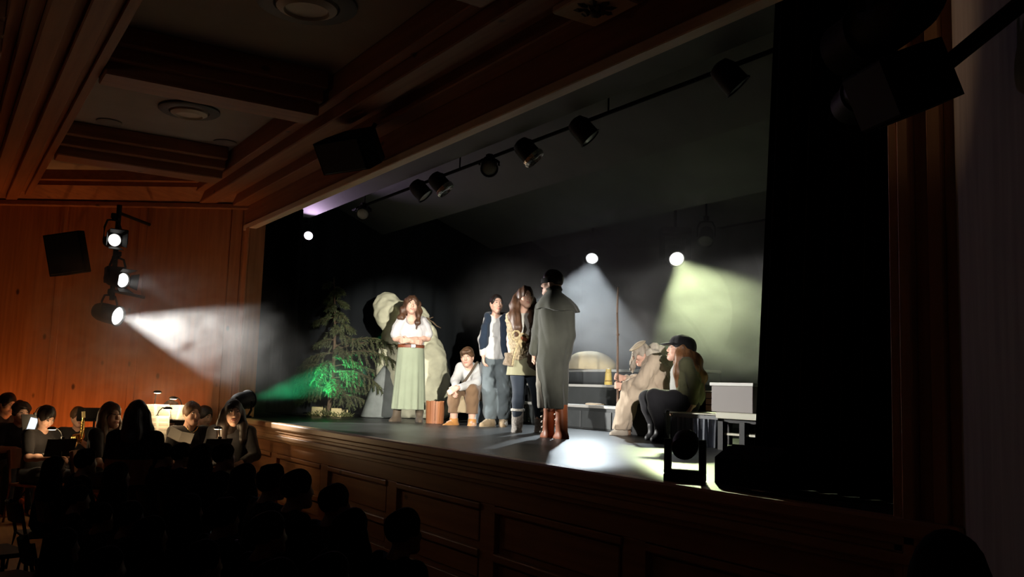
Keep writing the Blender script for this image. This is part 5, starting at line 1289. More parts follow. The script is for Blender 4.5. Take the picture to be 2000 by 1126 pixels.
# ---------------------------------------------------------------- girl in black cap
def cap_girl():
    F = world_frame(1290, 862); A = F.at
    e = person(F, 'girl in a black peaked cap and olive jacket with long auburn hair, sitting sideways')
    lo, hi = box_of(A, 1248, 1382, 646, 866, -.40, .40)
    hc = vv(*A(1324, 681, .0)); hf = nrm((-.96, -.12, .10)); up = nrm((.05, 0, 1))
    sl, sr = A(1341, 711, -.15), A(1340, 711, .15); nk = A(1334, 702, 0); hl, hr = A(1342, 787, -.09), A(1342, 787, .09)
    kl, kr = A(1278, 775, -.12), A(1264, 777, .08); al, ar = A(1292, 842, -.13), A(1280, 838, .08)
    wl = A(1354, 790, -.20); wr = A(1330, 790, .18)
    s = Skin(lo, hi, .007)
    torso(s, hl, hr, sl, sr, nk, .11, .095, .11); head(s, hc, hf, up, 1.0, nk, .048)
    limb(s, hl, kl, al, .088, .058, .042); limb(s, hr, kr, ar, .088, .058, .042); foot(s, al, A(1276, 856, -.14)); foot(s, ar, A(1266, 853, .06))
    limb(s, sl, A(1357, 750, -.20), wl, .047, .04, .03); limb(s, sr, A(1350, 752, .2), wr, .047, .04, .03)
    hand(s, wl, nrm((-.50, -.25, -.75)), (.6, .2, -.5), -1, .35); hand(s, wr, nrm((-.8, 0, -.5)), (0, -.3, -.9), 1, .4)
    s.mesh('body', M_SKIN, e); face(e, hc, hf, up, 1.0, M_HRED)
    M_BT = cloth('trousers_black', (.016, .016, .019), .1)
    s = Skin(lo, hi, .010); s.cone(hl, hr, .125, .125, .04); limb(s, hl, kl, A(1291, 836, -.13), .105, .078, .058, .03); limb(s, hr, kr, A(1279, 834, .08), .105, .078, .058, .03); s.folds(.006, 30, 3, .8); s.mesh('trousers', M_BT, e)
    s = Skin(lo, hi, .009); torso(s, A(1332, 775, -.07), A(1332, 775, .07), A(1330, 716, -.08), A(1330, 716, .08), A(1328, 708, 0), .10, .095, .10, .05); s.cut(A(1335, 768), (0, 0, -1)); s.mesh('shirt', cloth('shirt_grey', (.40, .40, .38)), e)
    s = Skin(lo, hi, .010); torso(s, A(1343, 780, -.09), A(1343, 780, .09), sl, sr, A(1337, 706, 0), .135, .12, .135, .07)
    s.chain([sl, A(1357, 750, -.20), A(1355, 782, -.195)], [.062, .060, .050], .03).chain([sr, A(1350, 752, .2), A(1332, 786, .18)], [.075, .068, .056], .03); s.cone(A(1350, 740, 0), A(1358, 770, 0), .12, .10, .04)
    s.folds(.014, 34, 15, .6); s.cut(A(1335, 790), (0, 0, -1)); c = vv(*A(1306, 740, 0)); s.cone(c + vv(0, 0, .2), c - vv(0, 0, .25), .085, .085, .02, 's')
    s.mesh('jacket', cloth('jacket_olive', (.125, .125, .07), .15), e)
    r_, f_, u_ = axes(hf, up); s = Skin((hc[0] - .20, -.30, hc[2] - .50), (hc[0] + .30, .30, hc[2] + .14), .009)
    s.ell(hc + u_ * .015 - f_ * .03, (.090, .10, .10), .02, 'u', [r_, f_, u_])
    for q in (-1, 1): s.chain([hc + vv(.03, .075 * q, .0), hc + vv(.02, .11 * q, -.12), hc + vv(.0, .12 * q, -.26), hc + vv(.01, .11 * q, -.38)], [.05, .052, .045, .02], .03)
    s.chain([hc + vv(.08, 0, -.02), hc + vv(.15, 0, -.14), hc + vv(.20, 0, -.28), hc + vv(.235, 0, -.42)], [.08, .095, .085, .035], .04); s.chain([hc + vv(.07, -.07, -.05), hc + vv(.14, -.12, -.2), hc + vv(.19, -.12, -.36)], [.06, .055, .03], .03)
    s.ell(hc + f_ * .11 - u_ * .03, (.065, .075, .10), .015, 's', [r_, f_, u_]); s.ripple(lambda X, Y, Z: .007 * np.sin(40 * Z + 22 * X + 15 * Y) + .004 * np.sin(80 * X)); s.mesh('hair', M_HRED, e)
    M_CP = cloth('cap_black', (.010, .010, .012), .1)
    s = Skin(hc - .24, hc + .24, .008); s.ell(hc + u_ * .050 - f_ * .035, (.116, .132, .098), .03, 'u', [r_, f_, u_]).ell(hc + u_ * .01 - f_ * .105, (.10, .072, .10), .05, 'u', [r_, f_, u_]).folds(.006, 40, 3).cut(hc - u_ * .008, -u_ + f_ * .50)
    c_ = s.mesh('cap', M_CP, e)
    s = Skin(hc - .26, hc + .24, .007); s.ell(hc + f_ * .10 + u_ * .040, (.085, .085, .014), .01, 'u', [r_, nrm(f_ - u_ * .22), nrm(u_ + f_ * .22)]).cut(hc + f_ * .05, -f_); s.mesh('peak', M_CP, c_)
    for an, toe, sh in ((al, A(1275, 857, -.15), A(1289, 806, -.125)), (ar, A(1264, 854, .06), A(1275, 806, .08))): shoe(e, 'boot', mat('boot_black', (.012, .012, .014), .5), vv(*an) - vv(0, 0, .0), toe, .3, .048, None, .066, shaft=sh)
cap_girl()

# ================================================================== PLAYERS BELOW THE STAGE AND THE AUDIENCE
M_TEE = cloth('tee_black', (.022, .021, .023), .15)
M_JEANS = cloth('trousers_dark', (.03, .032, .04), .15)
M_CHAIRW = wood('chair_wood', (.20, .07, .03), (.30, .11, .045), .45, 'Z', False)
M_BRASS = mat('brass', (.85, .58, .18), .22, metal=1)
M_PAPER = mat('sheet_paper', (.80, .76, .68), .8)
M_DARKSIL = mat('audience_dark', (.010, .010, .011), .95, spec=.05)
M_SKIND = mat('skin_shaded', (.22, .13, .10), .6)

def rotz(a):
    c, s = math.cos(a), math.sin(a)
    return lambda p: vv(c * p[0] - s * p[1], s * p[0] + c * p[1], p[2])
def sitter(e, hz, th, hair, lean=0.0, hth=None, hpitch=0.0, arms='lap', shirt=M_TEE, legs=M_JEANS, hmat=M_HDARK, skin=M_SKIN, h=.011, with_face=True, long_sleeve=False):
    """seated figure with origin on the floor below the seat; th = turn (0 = towards the viewer), hth = turn of the head"""
    g = hz / 1.23; Rz = rotz(th); hth = th if hth is None else hth
    def P(x, y, z): return Rz(vv(x * g + lean * z, y * g, z * g))
    hc = P(0, -.03, 1.12); hf = rotz(hth)(nrm((0, -1, hpitch)))
    sl, sr, nk = P(-.165, .02, .93), P(.165, .02, .93), P(0, .015, .98); hl, hr = P(-.085, .06, .50), P(.085, .06, .50)
    kl, kr = P(-.12, -.36, .50), P(.12, -.36, .50); al, ar = P(-.12, -.34, .09), P(.12, -.34, .09)
    if arms == 'lap': el, er, wl, wr = P(-.22, -.05, .68), P(.22, -.05, .68), P(-.10, -.27, .61), P(.10, -.27, .61)
    elif arms == 'play': el, er, wl, wr = P(-.24, -.10, .70), P(.24, -.10, .70), P(-.07, -.30, .72), P(.07, -.28, .84)
    else: el, er, wl, wr = P(-.23, -.04, .69), P(.23, -.10, .72), P(-.13, -.27, .60), P(.10, -.33, .66)
    lo = np.min([hc - .2 * g, sl - .15, sr - .15, kl - .12, kr - .12, al - .22, ar - .22, el - .1, er - .1, hl - .2, hr - .2], 0); hi = np.max([hc + .2 * g, sl + .15, sr + .15, kl + .12, kr + .12, al + .22, ar + .22, el + .1, er + .1, hl + .2, hr + .2], 0); lo[2] = -.02
    s = Skin(lo, hi, h)
    torso(s, hl, hr, sl, sr, nk, .09 * g, .085 * g, .095 * g, .05 * g); head(s, hc, hf, (0, 0, 1), g, nk, .048 * g)
    fl, fr = P(-.12, -.47, .035), P(.12, -.47, .035)
    for (a, k, n, t) in ((hl, kl, al, fl), (hr, kr, ar, fr)):
        limb(s, a, k, n, .075 * g, .052 * g, .038 * g); s.chain([n - vv(0, 0, .04), t], [.040 * g, .032 * g], .02)
    nv = Rz(vv(0, .3, -1))
    for (a, k, n, q) in ((sl, el, wl, -1), (sr, er, wr, 1)):
        limb(s, a, k, n, .044 * g, .037 * g, .028 * g); hand(s, n, nrm(Rz(vv(-q * .5, -.8, -.15))), nv, -q, .55, g)
    s.mesh('body', skin, e)
    if with_face: face(e, hc, hf, (0, 0, 1), g)
    s = Skin(lo, hi, h)
    torso(s, hl, hr, sl, sr, P(0, .015, .95), .115 * g, .115 * g, .118 * g, .062 * g)
    for (a, k, n) in ((sl, el, wl), (sr, er, wr)):
        if long_sleeve: s.chain([a, k, k + (n - k) * .85], [.062 * g, .055 * g, .043 * g], .03)
        else: s.cone(a, a + (k - a) * .72, .063 * g, .058 * g, .03)
    s.folds(.006, 30, int(hz * 1000) % 17, .5); s.cone(P(0, -.08, .98), hc, .055 * g, .06 * g, .012, 's'); s.cut(P(0, 0, .47), (0, 0, -1)); s.mesh('jumper' if long_sleeve else 'shirt', shirt, e)
    s = Skin(lo, hi, h); s.cone(hl, hr, .11 * g, .11 * g, .04)
    for (a, k, n) in ((hl, kl, al), (hr, kr, ar)): limb(s, a, k, n, .092 * g, .068 * g, .056 * g, .03)
    s.cut(P(0, 0, .62), (0, 0, 1)); s.mesh('trousers', legs, e)
    for n, t in ((al, fl), (ar, fr)): shoe(e, 'shoe', M_BLACK, n, t, .10, .042 * g, None, .05 * g, h=.011)
    r_, f_, u_ = axes(hf); s = Skin(hc - vv(.22, .22, .48) * g, hc + .2 * g, h * .9)
    s.ell(hc + (u_ * .028 - f_ * .018) * g, vv(.090, .106, .104) * g, .02, 'u', [r_, f_, u_])
    if hair == 'long':
        for q in (-1, 1): s.chain([hc + (r_ * .075 * q - f_ * .02) * g, hc + (r_ * .095 * q - u_ * .12) * g, hc + (r_ * .10 * q - u_ * .26 + f_ * .03) * g, hc + (r_ * .09 * q - u_ * .38 + f_ * .03) * g], [.045 * g, .05 * g, .045 * g, .02 * g], .03)
        s.chain([hc - f_ * .06 * g, hc + (-f_ * .075 - u_ * .2) * g, hc + (-f_ * .085 - u_ * .38) * g], [.085 * g, .095 * g, .05 * g], .03)
    elif hair == 'bun': s.ell(hc + (-f_ * .13 + u_ * .03) * g, vv(.05, .05, .05) * g, .02)
    elif hair == 'curly': s.noise(.010, 55, 3)
    if hair != 'long': s.cut(hc - u_ * .07 * g, -u_)
    s.ell(hc + (f_ * .110 - u_ * .042) * g, vv(.066 if hair == 'long' else .082, .075, .098) * g, .012, 's', [r_, f_, u_]); s.noise(.004, 45, 5)
    s.mesh('hair', hmat, e)
    return P

def chair(e, m, wd=.42, g=1.0):
    """plain chair facing local -y, origin on the floor under the seat centre"""
    MB().box((-wd / 2, -.21, .415), (wd / 2, .21, .445), ch=.008).build('seat', m, e)
    MB().sheet([[Vector((x, .205 + .05 * (1 - (x / .2) ** 2) + (z - .45) * .16, z)) for x in np.linspace(-wd / 2, wd / 2, 7)] for z in (.60, .70, .82)]).sheet([[Vector((x, .225 + .05 * (1 - (x / .2) ** 2) + (z - .45) * .16, z)) for x in np.linspace(-wd / 2, wd / 2, 7)] for z in (.60, .70, .82)]).build('backrest', m, e)
    for q in (-1, 1):
        MB().tube([(q * wd * .46, -.19, 0), (q * wd * .45, -.18, .42)], .014, 7).build('leg', M_BLACK if m is not M_CHAIRW else m, e, True)
        MB().tube([(q * wd * .47, .25, 0), (q * wd * .46, .20, .43), (q * wd * .46, .26, .82)], .014, 7).build('leg', M_BLACK if m is not M_CHAIRW else m, e, True)
CHAIR0 = None
def place_chair(loc, rz, m, label, group):
    e = empty('chair', loc, rz, None, label, 'chair', group); chair(e, m); return e

def player(px, py, depth, label, th=0.0, hair='short', chair_label=None, **kw):
    p = at_d(px, py, depth); F = Frame((p[0], p[1], 0.0)); hz = p[2] + .13
    e = F.empty('person', label, 'person', 'players below the stage')
    P = sitter(e, hz, th, hair, **kw)
    hc = P(0, -.03, 1.12); off = F.x * hc[0] + F.v * hc[1]
    e.location = (p[0] - off[0], p[1] - off[1], 0)
    c = empty('chair', e.location, F.rz + th, None, chair_label or ('wooden chair under the ' + label), 'chair'); chair(c, M_CHAIRW)
    g = hz / 1.23; c.scale = (1, 1, g * .50 / .535)
    return e, F, P
R_ = math.radians
player(15, 789, 11.5, 'boy with cropped dark hair in a dark printed T-shirt leaning over at the left edge', R_(30), 'short', lean=.10, hth=R_(35), hpitch=-.25, shirt=cloth('tee_charcoal', (.06, .055, .06)), chair_label='wooden chair under the boy at the left edge')
player(41, 806, 10.7, 'curly haired player looking down beside the bright tablet', R_(10), 'curly', hth=R_(25), hpitch=-.2, arms='play', hmat=M_HDARK, chair_label='wooden chair under the curly haired player')
player(90, 818, 10.0, 'dark haired player bent over a lit stand lamp', R_(40), 'short', hth=R_(35), hpitch=-.55, arms='play', chair_label='wooden chair under the player bent over the stand lamp')
E_SAX = player(153, 817, 11.0, 'player half hidden behind a golden saxophone', R_(-5), 'short', hth=R_(15), arms='play', hmat=M_HMID, chair_label='wooden chair under the saxophone player')
player(217, 812, 9.6, 'player with long light brown hair in a dark top, face turned aside', R_(60), 'long', hth=R_(40), hmat=M_HMID, chair_label='wooden chair under the light brown haired player')
player(270, 812, 8.7, 'long black haired figure seen dark from behind among the players', R_(170), 'long', hth=R_(150), with_face=False, shirt=M_DARKSIL, chair_label='wooden chair under the long black haired figure')
player(333, 806, 11.0, 'fair haired player hidden behind white sheet music', R_(15), 'short', hth=R_(20), hpitch=-.3, arms='play', hmat=M_HMID, chair_label='wooden chair under the player behind the sheet music')
player(375, 809, 10.35, 'boy in a black T-shirt with a medal chain looking towards the stage', R_(25), 'short', hth=R_(28), arms='hold', hmat=M_HMID, chair_label='wooden chair under the boy with the medal chain')
player(400, 815, 11.5, 'dark haired boy in black looking down behind the boy with the medal chain', R_(35), 'short', hth=R_(40), hpitch=-.2, arms='hold', chair_label='wooden chair under the dark haired boy in black')
player(455, 806, 9.9, 'girl with long dark hair in black sitting right by the stage corner', R_(0), 'long', hth=R_(10), arms='hold', long_sleeve=True, chair_label='wooden chair under the girl by the stage corner')
# medal on the boy's chest
F = Frame(at_d(375, 849, 10.14)); 
e = F.empty('medal', 'small shiny medal on a chain round the neck of the boy in the black T-shirt', 'medal')
MB().lathe([(.001, .006), (.016, .005), (.018, 0), (.016, -.005), (.001, -.006)], 12, Matrix.Rotation(math.pi / 2, 4, 'X')).build('disc', M_BRASS, e, True)
MB().tube([(-.06, .05, .10), (-.045, .02, .06), (0, 0, .016), (.045, .02, .06), (.06, .05, .10)], .004, 5).build('chain', M_BRASS, e, True)

def music_stand(px, py, depth, w, hh, rz, tilt, label, sheets=None, lamp=None):
    p = at_d(px, py, depth); F = Frame((p[0], p[1], 0)); e = empty('music_stand', F.b, F.rz + rz, None, label, 'music stand'); z = p[2]
    T = Matrix.Translation((0, 0, z)) @ Matrix.Rotation(tilt, 4, 'X')
    MB().cyl((0, .03, .10), (0, .03, z - .05), .012, n=8).build('pole', M_BLACK, e, True)
    for k in range(3):
        a = k * 2.094 + .5; MB().tube([(0, .03, .32), (.14 * math.cos(a), .03 + .14 * math.sin(a), .12), (.26 * math.cos(a), .03 + .26 * math.sin(a), .012)], .009, 6).build('leg', M_BLACK, e, True)
    MB().box((-w / 2, 0, -hh / 2), (w / 2, .012, hh / 2), T).box((-w / 2, -.05, -hh / 2 - .012), (w / 2, .012, -hh / 2), T).build('desk', M_BLACK, e)
    if sheets:
        so = empty('sheet_music', F.b, F.rz + rz, None, sheets, 'paper')
        b = MB()
        for q in (-1, 1): b.add([T @ Vector(v) for v in [(0, -.018, -hh * .46), (q * w * .47, -.008, -hh * .46), (q * w * .47, -.012, hh * .52), (0, -.022, hh * .52), (0, -.021, -hh * .46), (q * w * .47, -.011, -hh * .46), (q * w * .47, -.015, hh * .52), (0, -.025, hh * .52)]], [(0, 1, 2, 3), (7, 6, 5, 4), (0, 4, 5, 1), (1, 5, 6, 2), (2, 6, 7, 3)])
        b.build('page', M_PAPER, so)
        st_ = MB()
        for k in range(6):
            for q in (-1, 1):
                zz_ = hh * (.42 - .16 * k)
                for j in range(4): st_.box((min(q * w * .05, q * w * .42), -.0275, zz_ - .009 * j), (max(q * w * .05, q * w * .42), -.0265, zz_ - .009 * j + .0016), T)
        so2 = st_.build('stave_lines', mat('ink', (.05, .05, .05), .8), so); so2['kind'] = 'stuff'
    if lamp:
        lx, lz, txt = lamp
        lo_ = empty('stand_lamp', T @ Vector((0, 0, hh / 2)) , 0, None, txt, 'lamp'); lo_.matrix_world = Matrix.Translation(F.b) @ Matrix.Rotation(F.rz + rz, 4, 'Z') @ Matrix.Translation(T @ Vector((0, 0, hh / 2)))
        MB().box((-.015, -.015, -.02), (.015, .02, .02), ch=.004).build('clip', M_BLACK, lo_)
        MB().tube([(0, 0, .02), (lx * .15, -.03, lz * .7), (lx * .5, -.08, lz * 1.05), (lx, -.15, lz)], .006, 6).build('gooseneck', M_BLACK, lo_, True)
        MB().lathe([(.02, .02), (.045, .008), (.05, -.008), (.046, -.010)], 14, Matrix.Translation((lx, -.155, lz))).build('shade', M_BLACK, lo_, True)
        MB().lathe([(.046, -.008), (.03, -.016), (.001, -.018)], 14, Matrix.Translation((lx, -.155, lz))).build('bulb', lens_mat('lens_warm', (1, .78, .45), 4), lo_, True)
        l = bpy.data.lights.new('stand_light', 'POINT'); l.energy = POWER['stand']; l.color = (1, .68, .36); l.shadow_soft_size = .04
        o = bpy.data.objects.new('stand_light', l); COL.objects.link(o); o.parent = lo_; o.location = (lx, -.16, lz - .06)
    return e
music_stand(303, 806, 10.6, .36, .20, R_(15), R_(-28), 'music stand with goose-neck lamp before the fair haired player', 'white sheet music on the stand under the goose-neck lamp', (-.02, .16, 'small lit goose-neck lamp on the music stand against the wooden wall'))
music_stand(350, 808, 10.75, .28, .22, R_(-20), R_(-35), 'music stand turned aside in front of the fair haired player', 'white sheets covering the face of the fair haired player', (-.05, .10, 'small lamp clipped over the sheets that cover the fair haired player'))
music_stand(306, 842, 10.2, .28, .34, R_(10), R_(-12), 'tall loaded music stand beside the long black haired figure', 'long white sheets hanging down the loaded music stand', (.08, .10, 'small lamp clipped on the loaded music stand'))
music_stand(186, 807, 10.9, .40, .14, R_(10), R_(20), 'dark empty music stand behind the light brown haired player')
music_stand(70, 824, 10.45, .30, .20, R_(20), R_(-25), 'dark music stand at far left with a bright tablet', None, (.05, .09, 'small white stand lamp by the player bent over it'))
music_stand(424, 872, 9.5, .30, .20, R_(-150), R_(-25), 'low added music stand hidden among dark heads before the girl at the stage corner', None, (-.06, .10, 'small added fill lamp lighting the girl at the stage corner'))  # stand and lamp added to brighten the girl's face
music_stand(118, 872, 9.7, .30, .20, R_(-160), R_(-25), 'low added music stand hidden among dark heads before the saxophone player', None, (.06, .10, 'small added fill lamp lighting the players at far left'))  # another added stand, its lamp fills in the left-hand players
# tablet, held booklet, instruments
F = Frame(at_d(63, 829, 10.25)); e = F.empty('tablet', 'bright white tablet screen standing tilted among the players at far left', 'tablet')
T = Matrix.Rotation(R_(14), 4, 'Y') @ Matrix.Rotation(R_(-15), 4, 'X')
MB().box((-.045, 0, -.085), (.045, .01, .085), T, ch=.003).build('case', M_BLACK, e); MB().box((-.041, -.003, -.08), (.041, 0, .08), T).build('screen', lens_mat('screen_white', (.85, .92, 1), 1.1), e)
F = Frame(at_d(352, 852, 9.95)); e = F.empty('booklet', 'open white booklet held on the lap of the boy with the medal chain', 'booklet')
T = Matrix.Rotation(R_(18), 4, 'Y') @ Matrix.Rotation(R_(-38), 4, 'X')
for q in (-1, 1): MB().prism([(0, 0), (q * .13, -.014 - .02), (q * .13, -.008 - .02), (0, .008)], 2, -.07, .07, T).build('page', M_PAPER, e)
def path_pts(pp, depth): return [Vector(at_d(x, y, depth + (q[0] if q else 0))) for x, y, *q in pp]
# saxophone in front of its player
F = Frame(at_d(158, 835, 10.55)); A = F.at; e = F.empty('saxophone', 'golden saxophone upright in front of the half hidden player', 'saxophone')
MB().tube([A(163, 803), A(163.5, 815)], .021, 10).build('mouthpiece', mat('mouthpiece_pale', (.78, .66, .30), .35), e, True)
MB().tube([A(163, 814), A(162, 822), A(161, 838, -.01), A(159, 852, -.02), A(155, 860, -.03), A(151, 858, -.05), A(149, 848, -.06)], .016, 10, .045).build('tube', M_BRASS, e, True)
MB().tube([A(164, 806), A(165, 800), A(167, 797)], .006, 6).build('reed_cap', M_BLACK, e, True)
for k in range(5):
    q = Vector(A(161.2 - k * .4, 824 + k * 6, -.03)); MB().lathe([(.001, .006), (.013, .004), (.014, -.003), (.001, -.005)], 10, Matrix.Translation(q) @ Matrix.Rotation(math.pi / 2, 4, 'X')).build('key', M_BRASS, e, True)
def trumpet(px0, py0, px1, py1, depth, label):
    F = Frame(at_d((px0 + px1) / 2, (py0 + py1) / 2, depth)); A = F.at; e = F.empty('trumpet', label, 'trumpet'); a, b = Vector(A(px0, py0)), Vector(A(px1, py1)); d = (b - a)
    MB().tube([a, a + d * .5, b], .010, 8).build('leadpipe', M_BRASS, e, True)
    q = d.to_track_quat('Z', 'Y').to_matrix().to_4x4(); q.translation = b
    MB().lathe([(.010, -.10), (.016, -.05), (.030, -.015), (.058, 0), (.054, 0), (.026, -.02)], 16, q).build('bell', M_BRASS, e, True)
    n = Vector((0, 0, 1))
    for t in (.38, .47, .56): MB().cyl(a + d * t - n * .06, a + d * t + n * .045, .011, n=8).build('valve', M_BRASS, e, True)
    MB().tube([a + d * .3 - n * .0, a + d * .2 - n * .03, a + d * .3 - n * .055, a + d * .7 - n * .055, a + d * .76 - n * .03, a + d * .68], .008, 6).build('slide', M_BRASS, e, True)
trumpet(160, 858, 124, 863, 10.0, 'gold trumpet lying level in front of the saxophone')
trumpet(296, 855, 285, 872, 10.0, 'gold brass horn at the foot of the loaded music stand')
F = Frame(at_d(430, 852, 9.9)); A = F.at; e = F.empty('clarinet', 'black clarinet held slanting by the girl at the stage corner', 'clarinet')
MB().tube([A(412, 860), A(432, 853), A(450, 846)], .014, 8, .010).build('barrel', M_BLACK, e, True)
MB().lathe([(.014, -.02), (.018, .0), (.032, .04), (.028, .04)], 12, Matrix.Translation(Vector(A(411, 861))) @ (Vector(A(411, 861)) - Vector(A(432, 853))).to_track_quat('Z', 'Y').to_matrix().to_4x4()).build('bell', M_BRASS, e, True)

# ---------------------------------------------------------------- audience, dark against the stage
M_HSIL = mat('hair_dull', (.010, .008, .007), .95, spec=.05)
def spectator(hair, sleeve=True):
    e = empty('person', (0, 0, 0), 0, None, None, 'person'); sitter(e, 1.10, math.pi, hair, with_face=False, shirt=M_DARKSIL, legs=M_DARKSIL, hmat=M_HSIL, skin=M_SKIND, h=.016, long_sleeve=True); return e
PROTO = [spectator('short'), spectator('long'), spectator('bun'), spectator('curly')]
for o in PROTO: o.location = (0, -30, 0)
CH0 = empty('chair', (0, 0, 0), 0, None, None, 'chair'); chair(CH0, M_BLACK)
used_p = set(); first_ch = True
SEATS = [(785, 998, 4.2, 0), (684, 998, 4.35, 1), (651, 949, 5.05, 0), (577, 921, 5.25, 0), (527, 912, 5.75, 3), (476, 908, 6.4, 1), (435, 868, 7.5, 0), (394, 869, 7.75, 1), (353, 867, 7.95, 0), (319, 868, 8.25, 2), (291, 1012, 4.5, 1), (250, 982, 5.0, 0), (520, 1004, 4.2, 0), (165, 880, 7.4, 3),
         (105, 893, 7.6, 1), (228, 905, 6.7, 1), (435, 978, 4.85, 3), (366, 968, 5.25, 1), (392, 1060, 3.75, 0), (196, 985, 5.5, 2), (640, 1085, 3.45, 1), (150, 950, 6.1, 0), (535, 1098, 3.15, 0), (120, 1035, 4.5, 1), (205, 1072, 3.9, 0)]
WHO = {0: 'rightmost dark spectator head before the unlit stage front panels', 1: 'dark spectator second from the right in the nearest row below the stage', 2: 'dark spectator head overlapping the lower stage rail below the second panel',
       3: 'dark spectator head with one pale edge before the far stage panel', 4: 'dark spectator head touching the one before the far stage panel', 5: 'dark spectator head below the far stage corner', 6: 'dark spectator head just below the girl at the stage corner',
       7: 'dark spectator head just below the dark haired boy in black', 8: 'dark spectator head just below the open booklet', 9: 'dark spectator head just below the loaded music stand', 13: 'dark spectator head just below the golden saxophone'}
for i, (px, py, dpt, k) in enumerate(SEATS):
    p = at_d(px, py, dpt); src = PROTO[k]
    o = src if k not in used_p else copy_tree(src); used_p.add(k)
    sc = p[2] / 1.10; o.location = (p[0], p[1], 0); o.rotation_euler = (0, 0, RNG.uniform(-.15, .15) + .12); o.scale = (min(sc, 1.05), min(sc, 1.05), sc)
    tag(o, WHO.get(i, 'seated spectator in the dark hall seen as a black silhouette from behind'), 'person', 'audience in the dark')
    c = CH0 if first_ch else copy_tree(CH0); first_ch = False
    c.location = o.location; c.rotation_euler = (0, 0, o.rotation_euler[2] + math.pi); c.scale = (1, 1, sc * 1.10 / 1.23 * .50 / .535)
    tag(c, 'dark chair under a spectator in the hall', 'chair', 'chairs of the audience')
for k in range(4):
    if k not in used_p: print('unused proto', k)
# near head at the lower right edge
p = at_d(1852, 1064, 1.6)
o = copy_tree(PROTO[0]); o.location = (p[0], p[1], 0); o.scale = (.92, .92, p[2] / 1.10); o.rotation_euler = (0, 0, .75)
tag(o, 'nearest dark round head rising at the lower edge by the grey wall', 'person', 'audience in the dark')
c = copy_tree(CH0); c.location = o.location; c.rotation_euler = (0, 0, .5 + math.pi); c.scale = (1, 1, p[2] / 1.10 * 1.10 / 1.23 * .50 / .535); tag(c, 'dark chair under the nearest spectator by the grey wall', 'chair', 'chairs of the audience')
# empty chairs at the lower left edge, their legs crossing the lit floor
for (px, py, dpt, rz) in ((18, 1045, 5.2, .5), (-20, 1010, 6.0, .3)):
    p = at_d(px, py, dpt); c = copy_tree(CH0); c.location = (p[0], p[1], 0); c.rotation_euler = (0, 0, rz + math.pi); c.scale = (1, 1, 1)
    tag(c, 'empty dark chair whose legs cross the lit floor at the lower left' if px > 0 else 'second empty chair cut by the left edge of the picture', 'chair', 'chairs of the audience')

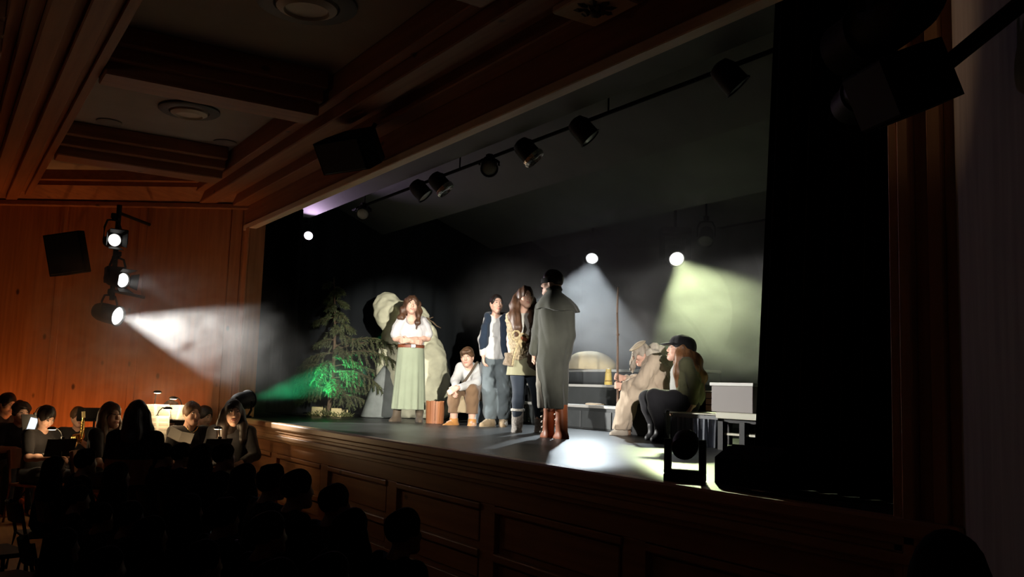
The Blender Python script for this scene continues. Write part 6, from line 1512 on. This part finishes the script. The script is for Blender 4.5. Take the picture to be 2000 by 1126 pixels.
# ================================================================== HAZE (thin theatrical fog that real lamp light falls through)
def haze(name, lo, hi, dens, label, noise=None, fall=None, aniso=0.2):
    o = MB().box(lo, hi).build(name, None if False else M_BLACK)
    m = bpy.data.materials.new(name); m.use_nodes = True; nt = m.node_tree; nt.nodes.clear()
    out = nt.nodes.new('ShaderNodeOutputMaterial'); vs = nt.nodes.new('ShaderNodeVolumeScatter')
    vs.inputs['Density'].default_value = dens; vs.inputs['Anisotropy'].default_value = aniso; vs.inputs['Color'].default_value = (1, 1, 1, 1)
    nt.links.new(vs.outputs[0], out.inputs['Volume'])
    if noise or fall:
        tc = nt.nodes.new('ShaderNodeTexCoord'); val = None
        if noise:
            sc, lo_, hi_, stretch = noise
            mp = nt.nodes.new('ShaderNodeMapping'); mp.inputs['Scale'].default_value = stretch
            nz = nt.nodes.new('ShaderNodeTexNoise'); nz.inputs['Scale'].default_value = sc; nz.inputs['Detail'].default_value = 3; nz.inputs['Distortion'].default_value = 1.2
            nt.links.new(tc.outputs['Object'], mp.inputs['Vector']); nt.links.new(mp.outputs['Vector'], nz.inputs['Vector'])
            mr = nt.nodes.new('ShaderNodeMapRange'); mr.inputs[1].default_value = .34; mr.inputs[2].default_value = .66; mr.inputs[3].default_value = lo_; mr.inputs[4].default_value = hi_
            nt.links.new(nz.outputs['Fac'], mr.inputs[0]); val = mr.outputs[0]
        if fall:
            c, r = fall
            mp2 = nt.nodes.new('ShaderNodeMapping'); mp2.vector_type = 'TEXTURE'
            mp2.inputs['Location'].default_value = c; mp2.inputs['Scale'].default_value = r
            gr = nt.nodes.new('ShaderNodeTexGradient'); gr.gradient_type = 'SPHERICAL'
            nt.links.new(tc.outputs['Object'], mp2.inputs['Vector']); nt.links.new(mp2.outputs['Vector'], gr.inputs['Vector'])
            mr2 = nt.nodes.new('ShaderNodeMapRange'); mr2.interpolation_type = 'SMOOTHSTEP'; mr2.inputs[1].default_value = 0; mr2.inputs[2].default_value = .8
            nt.links.new(gr.outputs['Fac'], mr2.inputs[0])
            if val is None: val = mr2.outputs[0]
            else:
                mu = nt.nodes.new('ShaderNodeMath'); mu.operation = 'MULTIPLY'; nt.links.new(val, mu.inputs[0]); nt.links.new(mr2.outputs[0], mu.inputs[1]); val = mu.outputs[0]
        md = nt.nodes.new('ShaderNodeMath'); md.operation = 'MULTIPLY'; md.inputs[1].default_value = dens
        nt.links.new(val, md.inputs[0]); nt.links.new(md.outputs[0], vs.inputs['Density'])
    m.cycles.volume_sampling = 'MULTIPLE_IMPORTANCE'
    o.data.materials.clear(); o.data.materials.append(m)
    tag(o, label, 'haze', None, 'stuff')
    return o
haze('haze', (-13.0, 4.8, 1.75), (-4.2, 9.95, 3.98), 0.50, 'stage fog hanging in the beams of the two back lamps', noise=(1.2, .12, 1.75, (1, 1, 1.3)), fall=((-8.9, 8.2, 3.0), (4.5, 2.6, 1.55)))
haze('haze.001', (-13.2, 0.9, 1.2), (-9.8, 4.6, 3.2), 0.42, 'drifting fog puff in the white beam before the wooden wall', noise=(2.4, .05, 1.6, (1, 1, 1.3)), fall=((-11.75, 2.3, 2.25), (1.7, 2.0, 1.15)))
haze('haze.002', (-13.2, 3.0, 1.2), (-10.8, 6.6, 3.0), 0.18, 'faint fog round the green beam and the spruce', noise=(1.6, .2, 1.6, (1, 1, 1)), fall=((-11.6, 3.95, 1.7), (1.4, 1.7, 1.0)))
